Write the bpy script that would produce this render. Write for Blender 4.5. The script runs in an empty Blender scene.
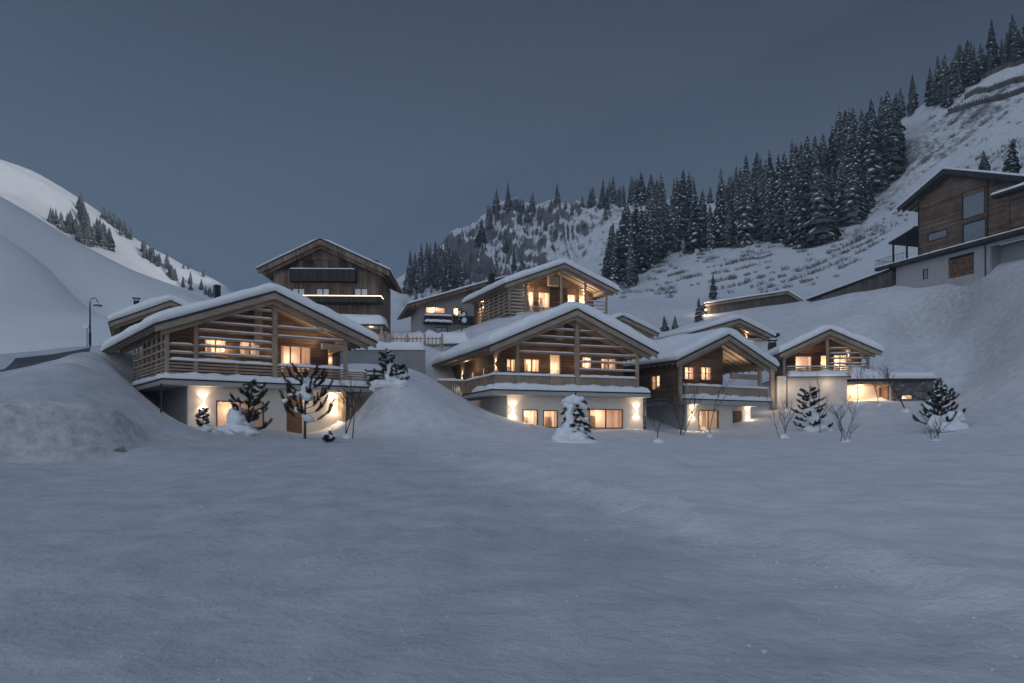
import bpy, bmesh, math, random
import numpy as np
from mathutils import Vector, Matrix, noise as mnoise

random.seed(7)
R = math.radians
scene = bpy.context.scene
COL = scene.collection
F, HX, HY = 796.0, 512.0, 440.0          # focal length in pixels, principal point; eye at the origin, z = 0


def link(o):
    COL.objects.link(o)
    return o


def tag(o, label=None, cat=None, group=None, kind=None):
    if label: o['label'] = label
    if cat: o['category'] = cat
    if group: o['group'] = group
    if kind: o['kind'] = kind
    return o


def empty(name, loc, rz=0.0):
    o = link(bpy.data.objects.new(name, None))
    o.empty_display_size = 0.3
    o.location = loc
    o.rotation_euler = (0, 0, rz)
    return o


# ------------------------------------------------------------------ materials
def new_mat(name):
    m = bpy.data.materials.new(name)
    m.use_nodes = True
    nt = m.node_tree
    b = nt.nodes['Principled BSDF']
    return m, nt, b


def N(nt, typ, **kw):
    n = nt.nodes.new(typ)
    for k, v in kw.items():
        if k in n.inputs: n.inputs[k].default_value = v
        else: setattr(n, k, v)
    return n


def ramp(nt, src, stops):
    r = nt.nodes.new('ShaderNodeValToRGB')
    e = r.color_ramp.elements
    e[0].position, e[0].color = stops[0][0], (*stops[0][1], 1)
    e[1].position, e[1].color = stops[1][0], (*stops[1][1], 1)
    for p, c in stops[2:]:
        q = e.new(p); q.color = (*c, 1)
    nt.links.new(src, r.inputs[0])
    return r.outputs[0]


def coords(nt, scale=(1, 1, 1), src='Object'):
    tc = nt.nodes.new('ShaderNodeTexCoord')
    mp = nt.nodes.new('ShaderNodeMapping')
    mp.inputs['Scale'].default_value = scale
    nt.links.new(tc.outputs[src], mp.inputs['Vector'])
    return mp.outputs[0]


def wood(name, c_lo, c_hi, axis='x', plank=0.0, rough=0.75, plank_axis='z', tint=0.35):
    """grain along AXIS; PLANK > 0 splits the face in boards of that width along PLANK_AXIS"""
    m, nt, b = new_mat(name)
    sc = {'x': (0.7, 9, 9), 'z': (9, 9, 0.7), 'y': (9, 0.7, 9)}[axis]
    v = coords(nt, sc)
    n1 = N(nt, 'ShaderNodeTexNoise', Scale=1.3, Detail=5.0, Roughness=0.65)
    nt.links.new(v, n1.inputs['Vector'])
    col = ramp(nt, n1.outputs['Fac'], [(0.3, c_lo), (0.72, c_hi)])
    v2 = coords(nt)
    n2 = N(nt, 'ShaderNodeTexNoise', Scale=0.55, Detail=3.0)
    nt.links.new(v2, n2.inputs['Vector'])
    hs = N(nt, 'ShaderNodeHueSaturation')
    mr = N(nt, 'ShaderNodeMapRange'); mr.inputs[1].default_value = .3; mr.inputs[2].default_value = .7
    mr.inputs[3].default_value = 1 - tint; mr.inputs[4].default_value = 1 + tint
    nt.links.new(n2.outputs['Fac'], mr.inputs[0])
    nt.links.new(col, hs.inputs['Color'])
    bump_h = n1.outputs['Fac']
    if plank > 0:
        sx = nt.nodes.new('ShaderNodeSeparateXYZ')
        nt.links.new(v2, sx.inputs[0])
        out = {'x': 0, 'y': 1, 'z': 2}[plank_axis]
        if plank_axis == 'xy':
            pass
        mu = N(nt, 'ShaderNodeMath', operation='MULTIPLY'); mu.inputs[1].default_value = 1.0 / plank
        nt.links.new(sx.outputs[out], mu.inputs[0])
        fl = N(nt, 'ShaderNodeMath', operation='FLOOR'); nt.links.new(mu.outputs[0], fl.inputs[0])
        wn = N(nt, 'ShaderNodeTexWhiteNoise'); wn.noise_dimensions = '1D'
        nt.links.new(fl.outputs[0], wn.inputs['W'])
        m2 = N(nt, 'ShaderNodeMapRange'); m2.inputs[3].default_value = .62; m2.inputs[4].default_value = 1.3
        nt.links.new(wn.outputs['Value'], m2.inputs[0])
        mm = N(nt, 'ShaderNodeMath', operation='MULTIPLY')
        nt.links.new(m2.outputs[0], mm.inputs[0]); nt.links.new(mr.outputs[0], mm.inputs[1])
        fr = N(nt, 'ShaderNodeMath', operation='FRACT'); nt.links.new(mu.outputs[0], fr.inputs[0])
        pp = N(nt, 'ShaderNodeMath', operation='PINGPONG'); pp.inputs[1].default_value = .5
        nt.links.new(fr.outputs[0], pp.inputs[0])
        gap = N(nt, 'ShaderNodeMapRange'); gap.inputs[1].default_value = 0.0; gap.inputs[2].default_value = 0.09
        gap.inputs[3].default_value = 0.25; gap.inputs[4].default_value = 1.0
        nt.links.new(pp.outputs[0], gap.inputs[0])
        m3 = N(nt, 'ShaderNodeMath', operation='MULTIPLY')
        nt.links.new(mm.outputs[0], m3.inputs[0]); nt.links.new(gap.outputs[0], m3.inputs[1])
        nt.links.new(m3.outputs[0], hs.inputs['Value'])
        ad = N(nt, 'ShaderNodeMath', operation='MULTIPLY_ADD'); ad.inputs[1].default_value = .25
        nt.links.new(n1.outputs['Fac'], ad.inputs[0]); nt.links.new(gap.outputs[0], ad.inputs[2])
        bump_h = ad.outputs[0]
    else:
        nt.links.new(mr.outputs[0], hs.inputs['Value'])
    nt.links.new(hs.outputs['Color'], b.inputs['Base Color'])
    bp = N(nt, 'ShaderNodeBump', Strength=0.6, Distance=0.03)
    nt.links.new(bump_h, bp.inputs['Height'])
    nt.links.new(bp.outputs[0], b.inputs['Normal'])
    b.inputs['Roughness'].default_value = rough
    b.inputs['Specular IOR Level'].default_value = 0.25
    return m


def plain(name, col, rough=0.7, var=0.12, scale=2.0, bump=0.0, metal=0.0, spec=0.3):
    m, nt, b = new_mat(name)
    v = coords(nt)
    n = N(nt, 'ShaderNodeTexNoise', Scale=scale, Detail=5.0, Roughness=0.6)
    nt.links.new(v, n.inputs['Vector'])
    lo = tuple(max(0, c * (1 - var)) for c in col); hi = tuple(min(1, c * (1 + var)) for c in col)
    nt.links.new(ramp(nt, n.outputs['Fac'], [(.3, lo), (.7, hi)]), b.inputs['Base Color'])
    b.inputs['Roughness'].default_value = rough
    b.inputs['Metallic'].default_value = metal
    b.inputs['Specular IOR Level'].default_value = spec
    if bump:
        n2 = N(nt, 'ShaderNodeTexNoise', Scale=scale * 6, Detail=4.0)
        nt.links.new(v, n2.inputs['Vector'])
        bp = N(nt, 'ShaderNodeBump', Strength=bump, Distance=0.02)
        nt.links.new(n2.outputs['Fac'], bp.inputs['Height'])
        nt.links.new(bp.outputs[0], b.inputs['Normal'])
    return m


def snow_mat(name, lo=(.83, .845, .87), hi=(.91, .92, .93), dirt_shade=False, fine=0.5, s1=1.2, s2=9.0, dist=0.06):
    m, nt, b = new_mat(name)
    v = coords(nt)
    n1 = N(nt, 'ShaderNodeTexNoise', Scale=s1, Detail=6.0, Roughness=0.6)
    n2 = N(nt, 'ShaderNodeTexNoise', Scale=s2, Detail=4.0, Roughness=0.7)
    nt.links.new(v, n1.inputs['Vector']); nt.links.new(v, n2.inputs['Vector'])
    col = ramp(nt, n1.outputs['Fac'], [(.3, lo), (.7, hi)])
    if dirt_shade:       # packed track; its colour is also darkened for light fading away from the houses
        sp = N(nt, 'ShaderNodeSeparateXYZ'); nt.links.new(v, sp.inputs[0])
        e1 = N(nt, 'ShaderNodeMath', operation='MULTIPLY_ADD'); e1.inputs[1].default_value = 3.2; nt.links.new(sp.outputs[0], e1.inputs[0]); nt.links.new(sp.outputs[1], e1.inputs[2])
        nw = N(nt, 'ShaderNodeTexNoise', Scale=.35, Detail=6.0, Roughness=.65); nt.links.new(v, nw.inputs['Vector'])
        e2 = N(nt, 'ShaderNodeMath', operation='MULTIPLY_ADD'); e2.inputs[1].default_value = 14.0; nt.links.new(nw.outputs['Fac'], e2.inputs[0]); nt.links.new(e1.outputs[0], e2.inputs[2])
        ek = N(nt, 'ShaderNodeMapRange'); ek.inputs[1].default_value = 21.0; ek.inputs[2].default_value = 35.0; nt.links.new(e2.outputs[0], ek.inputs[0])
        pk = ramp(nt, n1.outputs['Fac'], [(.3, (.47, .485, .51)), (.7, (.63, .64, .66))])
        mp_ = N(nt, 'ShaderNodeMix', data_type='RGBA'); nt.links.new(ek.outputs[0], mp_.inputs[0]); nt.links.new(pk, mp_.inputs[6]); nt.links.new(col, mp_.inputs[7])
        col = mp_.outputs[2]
        # steep cut faces: gritty grey layers, with their shade put into the colour
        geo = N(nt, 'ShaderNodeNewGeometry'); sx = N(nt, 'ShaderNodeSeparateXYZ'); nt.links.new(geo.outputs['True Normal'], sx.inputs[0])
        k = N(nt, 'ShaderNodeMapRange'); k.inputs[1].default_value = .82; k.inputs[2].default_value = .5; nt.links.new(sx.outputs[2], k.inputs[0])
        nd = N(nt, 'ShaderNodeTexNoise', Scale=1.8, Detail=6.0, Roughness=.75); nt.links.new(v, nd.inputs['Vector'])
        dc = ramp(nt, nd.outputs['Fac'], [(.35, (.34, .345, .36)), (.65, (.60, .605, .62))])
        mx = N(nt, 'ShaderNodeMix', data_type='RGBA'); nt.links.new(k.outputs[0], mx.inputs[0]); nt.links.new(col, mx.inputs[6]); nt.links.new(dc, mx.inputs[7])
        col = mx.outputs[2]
    nt.links.new(col, b.inputs['Base Color'])
    ad = N(nt, 'ShaderNodeMath', operation='MULTIPLY_ADD'); ad.inputs[1].default_value = .3
    nt.links.new(n2.outputs['Fac'], ad.inputs[0]); nt.links.new(n1.outputs['Fac'], ad.inputs[2])
    bp = N(nt, 'ShaderNodeBump', Strength=fine, Distance=dist)
    nt.links.new(ad.outputs[0], bp.inputs['Height'])
    nt.links.new(bp.outputs[0], b.inputs['Normal'])
    b.inputs['Roughness'].default_value = 0.65
    b.inputs['Specular IOR Level'].default_value = 0.2
    return m


def emis(name, col, strength):
    m, nt, b = new_mat(name)
    b.inputs['Base Color'].default_value = (.8, .7, .55, 1)
    b.inputs['Emission Color'].default_value = (*col, 1)
    b.inputs['Emission Strength'].default_value = strength
    return m


def glass_mat(name, refl=0.12):
    m, nt, b = new_mat(name)
    nt.nodes.remove(b)
    out = [n for n in nt.nodes if n.type == 'OUTPUT_MATERIAL'][0]
    t = N(nt, 'ShaderNodeBsdfTransparent'); g = N(nt, 'ShaderNodeBsdfGlossy', Roughness=0.03)
    g.inputs['Color'].default_value = (.9, .93, .95, 1)
    mx = N(nt, 'ShaderNodeMixShader'); mx.inputs[0].default_value = refl
    nt.links.new(t.outputs[0], mx.inputs[1]); nt.links.new(g.outputs[0], mx.inputs[2])
    nt.links.new(mx.outputs[0], out.inputs['Surface'])
    return m


def stone_mat(name):
    m, nt, b = new_mat(name)
    v = coords(nt, (1.0, 1.0, 2.0))
    vo = N(nt, 'ShaderNodeTexVoronoi', Scale=2.2); nt.links.new(v, vo.inputs['Vector'])
    ve = N(nt, 'ShaderNodeTexVoronoi', Scale=2.2); ve.feature = 'DISTANCE_TO_EDGE'; nt.links.new(v, ve.inputs['Vector'])
    c = ramp(nt, vo.outputs['Color'], [(.1, (.045, .045, .05)), (.6, (.16, .155, .15)), (.95, (.34, .33, .32))])
    k = N(nt, 'ShaderNodeMapRange'); k.inputs[1].default_value = 0; k.inputs[2].default_value = .07
    nt.links.new(ve.outputs['Distance'], k.inputs[0])
    mx = N(nt, 'ShaderNodeMix', data_type='RGBA'); mx.inputs[6].default_value = (.03, .03, .03, 1)
    nt.links.new(k.outputs[0], mx.inputs[0]); nt.links.new(c, mx.inputs[7])
    nt.links.new(mx.outputs[2], b.inputs['Base Color'])
    bp = N(nt, 'ShaderNodeBump', Strength=.8, Distance=.05); nt.links.new(k.outputs[0], bp.inputs['Height'])
    nt.links.new(bp.outputs[0], b.inputs['Normal'])
    b.inputs['Roughness'].default_value = .85
    return m


def mountain_mat(name, rock_amount=0.5):
    """snow lies on the flatter places; steep and rough places show rock and scrub (by surface normal and noise)"""
    m, nt, b = new_mat(name)
    v = coords(nt)
    geo = N(nt, 'ShaderNodeNewGeometry')
    sx = N(nt, 'ShaderNodeSeparateXYZ'); nt.links.new(geo.outputs['Normal'], sx.inputs[0])
    n1 = N(nt, 'ShaderNodeTexNoise', Scale=0.09, Detail=7.0, Roughness=0.68); nt.links.new(v, n1.inputs['Vector'])
    n2 = N(nt, 'ShaderNodeTexNoise', Scale=0.7, Detail=6.0, Roughness=0.7); nt.links.new(v, n2.inputs['Vector'])
    n3 = N(nt, 'ShaderNodeTexNoise', Scale=0.35, Detail=5.0, Roughness=0.7); nt.links.new(v, n3.inputs['Vector'])
    # steepness 0 flat .. 1 vertical
    st = N(nt, 'ShaderNodeMath', operation='SUBTRACT'); st.inputs[0].default_value = 1.0
    nt.links.new(sx.outputs[2], st.inputs[1])
    a = N(nt, 'ShaderNodeMath', operation='MULTIPLY_ADD'); a.inputs[1].default_value = 0.55
    nt.links.new(n2.outputs['Fac'], a.inputs[0]); nt.links.new(st.outputs[0], a.inputs[2])
    a2 = N(nt, 'ShaderNodeMath', operation='MULTIPLY_ADD'); a2.inputs[1].default_value = 0.35
    nt.links.new(n1.outputs['Fac'], a2.inputs[0]); nt.links.new(a.outputs[0], a2.inputs[2])
    k = N(nt, 'ShaderNodeMapRange'); k.inputs[1].default_value = 0.80 - .1 * rock_amount; k.inputs[2].default_value = 0.94 - .1 * rock_amount
    nt.links.new(a2.outputs[0], k.inputs[0])
    rock = ramp(nt, n3.outputs['Fac'], [(.3, (.075, .074, .076)), (.7, (.24, .235, .23))])
    snow = ramp(nt, n1.outputs['Fac'], [(.3, (.72, .74, .77)), (.7, (.83, .84, .86))])
    mx = N(nt, 'ShaderNodeMix', data_type='RGBA')
    nt.links.new(k.outputs[0], mx.inputs[0]); nt.links.new(snow, mx.inputs[6]); nt.links.new(rock, mx.inputs[7])
    nt.links.new(mx.outputs[2], b.inputs['Base Color'])
    bp = N(nt, 'ShaderNodeBump', Strength=.7, Distance=.9); nt.links.new(n2.outputs['Fac'], bp.inputs['Height'])
    nt.links.new(bp.outputs[0], b.inputs['Normal'])
    b.inputs['Roughness'].default_value = .8
    b.inputs['Specular IOR Level'].default_value = 0.1
    return m


M = {}
M['snow'] = snow_mat('snow_soft', fine=.35, s1=1.5, s2=8, dist=.05)
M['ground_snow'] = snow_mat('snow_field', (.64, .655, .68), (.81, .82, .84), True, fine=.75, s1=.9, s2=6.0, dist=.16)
M['hill_snow'] = snow_mat('snow_hill', fine=.5, s1=.07, s2=.6, dist=.8)
M['mountain'] = mountain_mat('snow_and_rock', 0.5)
M['larch'] = wood('larch_boards', (.23, .178, .13), (.42, .335, .255), 'x', tint=.2)
M['larch_v'] = wood('larch_posts', (.24, .185, .135), (.43, .345, .265), 'z', tint=.2)
M['larch_y'] = wood('larch_beams', (.24, .185, .135), (.43, .345, .26), 'y', tint=.2)
M['rail_v'] = wood('larch_rail_boards', (.22, .17, .12), (.40, .315, .235), 'z', .14, plank_axis='x', tint=.2)
M['rail_vy'] = wood('larch_rail_boards_side', (.22, .17, .12), (.40, .315, .235), 'z', .14, plank_axis='y', tint=.2)
M['log'] = wood('old_log_wall', (.070, .044, .027), (.21, .135, .085), 'x', .24, tint=.35)
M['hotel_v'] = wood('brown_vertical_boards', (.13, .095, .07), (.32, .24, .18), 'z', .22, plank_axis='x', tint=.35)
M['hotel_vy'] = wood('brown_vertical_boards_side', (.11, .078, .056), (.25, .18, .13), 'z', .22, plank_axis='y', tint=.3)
M['brown_h'] = wood('brown_horizontal_boards', (.10, .07, .052), (.25, .175, .128), 'x', .16, tint=.3)
M['hut_v'] = wood('grey_hut_boards', (.07, .06, .052), (.17, .145, .125), 'z', .3, plank_axis='x', tint=.3)
M['dark_wood'] = wood('dark_stained_boards', (.03, .028, .027), (.07, .065, .06), 'z', .16, plank_axis='x', tint=.2)
M['frame'] = wood('window_frame_wood', (.12, .075, .045), (.24, .15, .09), 'z', tint=.15)
M['frame_dark'] = plain('dark_window_frame', (.03, .028, .027), .5)
M['roof'] = plain('dark_roof_metal', (.03, .032, .036), .5, .2, 3)
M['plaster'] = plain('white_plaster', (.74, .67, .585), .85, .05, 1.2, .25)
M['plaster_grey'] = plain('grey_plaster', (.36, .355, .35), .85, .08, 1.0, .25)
M['concrete'] = plain('grey_concrete', (.27, .27, .275), .85, .14, .8, .3)
M['slab'] = plain('concrete_slab', (.40, .38, .36), .8, .1, 1)
M['iron'] = plain('dark_iron', (.025, .026, .03), .45, .1, 4, metal=.4)
M['asphalt'] = plain('wet_road', (.05, .053, .057), .5, .35, .7, .3)
M['curtain'] = plain('cream_curtain', (.76, .66, .56), .9, .05, 3)
_n = M['curtain'].node_tree
_t = N(_n, 'ShaderNodeBsdfTranslucent'); _t.inputs['Color'].default_value = (.8, .68, .56, 1)
_x = N(_n, 'ShaderNodeMixShader'); _x.inputs[0].default_value = .6
_o = [q for q in _n.nodes if q.type == 'OUTPUT_MATERIAL'][0]
_n.links.new(_n.nodes['Principled BSDF'].outputs[0], _x.inputs[1]); _n.links.new(_t.outputs[0], _x.inputs[2]); _n.links.new(_x.outputs[0], _o.inputs['Surface'])
M['room'] = plain('warm_room_wall', (.74, .62, .52), .85, .12, 1.1)
M['pale_curtain'] = plain('pale_blind', (.80, .80, .80), .8, .06, 1.5)
M['glass'] = glass_mat('window_glass', .10)
M['glass_dark'] = plain('dark_window_glass', (.20, .225, .25), .08, .05, 1, spec=.9)
M['stone'] = stone_mat('dry_stone')
M['lens'] = emis('lamp_lens', (1, .78, .52), 12)
M['strip'] = emis('light_strip_glow', (1, .80, .56), 3.2)
M['lamp_white'] = plain('milky_lamp_glass', (.75, .75, .75), .3, .02)
M['crumb'] = plain('packed_snow_crumb', (.60, .61, .63), .7, .1, 3)
M['bark'] = plain('bark', (.075, .058, .047), .9, .3, 6, .4)
M['twig'] = plain('bare_twig', (.06, .045, .038), .9, .2, 6)
M['needle'] = plain('conifer_needles', (.068, .076, .070), .8, .3, .8)
_n = M['needle'].node_tree; _b = _n.nodes['Principled BSDF']; _l = _b.inputs['Base Color'].links[0].from_socket
_h = N(_n, 'ShaderNodeHueSaturation'); _oi = N(_n, 'ShaderNodeObjectInfo'); _r = N(_n, 'ShaderNodeMapRange'); _r.inputs[3].default_value = .6; _r.inputs[4].default_value = 1.9
_n.links.new(_oi.outputs['Random'], _r.inputs[0]); _n.links.new(_r.outputs[0], _h.inputs['Value']); _n.links.new(_l, _h.inputs['Color']); _n.links.new(_h.outputs[0], _b.inputs['Base Color'])
M['pine_needle'] = plain('pine_needles', (.045, .050, .040), .75, .35, 3)
M['brown_needle'] = plain('withered_needles', (.10, .06, .042), .85, .3, 3)
M['scrub'] = plain('winter_scrub', (.19, .185, .185), .9, .3, 1)
M['firewood'] = plain('split_firewood', (.20, .12, .07), .85, .4, 5)


# ------------------------------------------------------------------ mesh builder
class MB:
    def __init__(s):
        s.v = []; s.f = []; s.m = []

    def add(s, vs, fs, mi=0):
        o = len(s.v)
        s.v.extend([tuple(p) for p in vs])
        for f in fs:
            s.f.append(tuple(i + o for i in f)); s.m.append(mi)
        return s

    def box(s, x0, x1, y0, y1, z0, z1, mi=0):
        vs = [(x, y, z) for z in (z0, z1) for y in (y0, y1) for x in (x0, x1)]
        return s.add(vs, [(0, 2, 3, 1), (4, 5, 7, 6), (0, 1, 5, 4), (2, 6, 7, 3), (0, 4, 6, 2), (1, 3, 7, 5)], mi)

    def prism(s, poly, y0, y1, mi=0, axis='y'):
        """poly of (x,z) extruded along y (axis 'y') or of (y,z) along x (axis 'x')"""
        n = len(poly)
        if axis == 'y':
            vs = [(p[0], y0, p[1]) for p in poly] + [(p[0], y1, p[1]) for p in poly]
        else:
            vs = [(y0, p[0], p[1]) for p in poly] + [(y1, p[0], p[1]) for p in poly]
        fs = [tuple(range(n)), tuple(range(2 * n - 1, n - 1, -1))]
        fs += [(i, i + n, (i + 1) % n + n, (i + 1) % n) for i in range(n)]
        return s.add(vs, fs, mi)

    def beam(s, p0, p1, w, h, mi=0):
        p0 = Vector(p0); p1 = Vector(p1); d = (p1 - p0).normalized()
        up = Vector((0, 0, 1)) if abs(d.z) < .95 else Vector((0, 1, 0))
        a = d.cross(up).normalized(); b = a.cross(d).normalized()
        vs = []
        for p in (p0, p1):
            for i, j in ((-1, -1), (1, -1), (1, 1), (-1, 1)):
                vs.append(p + a * (i * w / 2) + b * (j * h / 2))
        return s.add(vs, [(0, 1, 2, 3), (7, 6, 5, 4), (0, 4, 5, 1), (1, 5, 6, 2), (2, 6, 7, 3), (3, 7, 4, 0)], mi)

    def tube(s, pts, rads, n=6, mi=0, cap=True):
        pts = [Vector(p) for p in pts]
        if not isinstance(rads, (list, tuple)): rads = [rads] * len(pts)
        rings = []; o = len(s.v)
        for i, p in enumerate(pts):
            d = (pts[min(i + 1, len(pts) - 1)] - pts[max(i - 1, 0)]).normalized()
            up = Vector((0, 0, 1)) if abs(d.z) < .9 else Vector((1, 0, 0))
            a = d.cross(up).normalized(); b = a.cross(d)
            for k in range(n):
                t = 2 * math.pi * k / n
                s.v.append(tuple(p + (a * math.cos(t) + b * math.sin(t)) * rads[i]))
        for i in range(len(pts) - 1):
            for k in range(n):
                k2 = (k + 1) % n
                s.f.append((o + i * n + k, o + i * n + k2, o + (i + 1) * n + k2, o + (i + 1) * n + k)); s.m.append(mi)
        if cap:
            s.f.append(tuple(o + k for k in range(n))[::-1]); s.m.append(mi)
            s.f.append(tuple(o + (len(pts) - 1) * n + k for k in range(n))); s.m.append(mi)
        return s

    def wall(s, x0, x1, z0, z1, y, th, holes=(), top=None, mi=0):
        """wall with real openings (x0,x1,z0,z1); TOP = extra (x,z) points of a gable above z1, left to right"""
        xs = sorted(set([x0, x1] + [a for h in holes for a in h[:2]]))
        zs = sorted(set([z0, z1] + [a for h in holes for a in h[2:4]]))
        def inside(cx, cz):
            return any(h[0] < cx < h[1] and h[2] < cz < h[3] for h in holes)
        for i in range(len(xs) - 1):
            for j in range(len(zs) - 1):
                a, b, c, d = xs[i], xs[i + 1], zs[j], zs[j + 1]
                if inside((a + b) / 2, (c + d) / 2): continue
                s.add([(a, y, c), (b, y, c), (b, y, d), (a, y, d)], [(0, 1, 2, 3)], mi)
                s.add([(a, y + th, c), (b, y + th, c), (b, y + th, d), (a, y + th, d)], [(3, 2, 1, 0)], mi)
        for a, b, c, d in [h[:4] for h in holes]:
            for q in ([(a, c), (b, c)], [(b, c), (b, d)], [(b, d), (a, d)], [(a, d), (a, c)]):
                (p0, q0), (p1, q1) = q
                s.add([(p0, y, q0), (p1, y, q1), (p1, y + th, q1), (p0, y + th, q0)], [(0, 1, 2, 3)], mi)
        for xx in (x0, x1):
            s.add([(xx, y, z0), (xx, y + th, z0), (xx, y + th, z1), (xx, y, z1)], [(0, 1, 2, 3)], mi)
        if top:
            poly = [(x0, z1)] + list(top) + [(x1, z1)]
            n = len(poly)
            s.add([(p[0], y, p[1]) for p in poly], [tuple(range(n))[::-1]], mi)
            s.add([(p[0], y + th, p[1]) for p in poly], [tuple(range(n))], mi)
        return s

    def blanket(s, us, vs_, pos, mi=0):
        """surface of a grid of points pos(i,j)"""
        o = len(s.v); nu, nv = len(us), len(vs_)
        for i in range(nu):
            for j in range(nv):
                s.v.append(tuple(pos(us[i], vs_[j])))
        for i in range(nu - 1):
            for j in range(nv - 1):
                a = o + i * nv + j
                s.f.append((a, a + nv, a + nv + 1, a + 1)); s.m.append(mi)
        return s

    def snow_strip(s, p0, p1, w, t, seed=0, mi=0, step=.22):
        """bumpy rounded ridge of snow lying from p0 to p1"""
        p0 = Vector(p0); p1 = Vector(p1); L = (p1 - p0).length
        d = (p1 - p0) / max(L, 1e-6); a = d.cross(Vector((0, 0, 1))).normalized()
        n = max(3, int(L / step)); us = [i / n for i in range(n + 1)]
        prof = [(-1, -.02), (-1.04, .35), (-.93, .75), (-.55, .98), (0, 1.05), (.55, .98), (.93, .75), (1.04, .35), (1, -.02)]
        def pos(u, k):
            q = p0 + d * (L * u)
            nz = mnoise.noise(Vector((q.x * .9 + seed, q.y * .9, 3.1))) + .5 * mnoise.noise(Vector((q.x * 2.7 + seed, q.y * 2.7, 1.7)))
            e = min(1, (min(u, 1 - u) * L / .25)) ** .5
            h = t * (1 + .35 * nz) * (e if prof[k][1] > 0 else 1)
            return q + a * (prof[k][0] * w / 2 * (1 + .12 * nz)) + Vector((0, 0, prof[k][1] * h))
        return s.blanket(us, list(range(len(prof))), pos, mi)

    def build(s, name, mats, parent=None, smooth=False, dz=0.0):
        me = bpy.data.meshes.new(name)
        vs = s.v if not dz else [(x, y, z + dz) for x, y, z in s.v]
        me.from_pydata(vs, [], s.f)
        mats = mats if isinstance(mats, (list, tuple)) else [mats]
        for m in mats: me.materials.append(m)
        if len(mats) > 1: me.polygons.foreach_set('material_index', s.m)
        bm = bmesh.new(); bm.from_mesh(me); bmesh.ops.recalc_face_normals(bm, faces=bm.faces); bm.to_mesh(me); bm.free()
        if smooth: me.polygons.foreach_set('use_smooth', [True] * len(me.polygons))
        me.update()
        o = link(bpy.data.objects.new(name, me))
        if parent is not None: o.parent = parent
        return o


def blob(name, c, r, mat, parent=None, seed=0, squash=.8, rough=.35, sub=3):
    bm = bmesh.new(); bmesh.ops.create_icosphere(bm, subdivisions=sub, radius=1.0)
    for v in bm.verts:
        q = v.co + Vector((seed * 1.3, seed * 2.1, seed * .7)); q = v.co.copy() if seed < 0 else v.co.copy()
        k = 1 + rough * mnoise.noise(q * 1.3 + Vector((seed * 3.7, seed, 0))) + rough * .6 * mnoise.noise(q * 3.0 + Vector((seed, 0, 9)))
        v.co = Vector((q.x * k * r[0], q.y * k * r[1], q.z * k * r[2]))
    me = bpy.data.meshes.new(name); bm.to_mesh(me); bm.free()
    me.materials.append(mat); me.polygons.foreach_set('use_smooth', [True] * len(me.polygons))
    o = link(bpy.data.objects.new(name, me)); o.location = c
    if parent is not None: o.parent = parent
    return o


# ------------------------------------------------------------------ lights
WARM = (1.0, .76, .53)
WARM2 = (1.0, .65, .42)
KW = 3.2


def point(loc, power, parent=None, col=WARM, rad=.08):
    l = bpy.data.lights.new('lamp_bulb', 'POINT'); l.energy = power * KW; l.color = col; l.shadow_soft_size = rad
    o = link(bpy.data.objects.new('lamp_bulb', l)); o.location = loc
    if parent is not None: o.parent = parent
    return o


def spot(loc, direction, power, parent=None, col=WARM, ang=110, blend=.5, rad=.03):
    l = bpy.data.lights.new('lamp_beam', 'SPOT'); l.energy = power * KW; l.color = col
    l.spot_size = R(ang); l.spot_blend = blend; l.shadow_soft_size = rad
    o = link(bpy.data.objects.new('lamp_beam', l)); o.location = loc
    o.rotation_euler = Vector(direction).to_track_quat('-Z', 'Y').to_euler()
    if parent is not None: o.parent = parent
    return o


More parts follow.
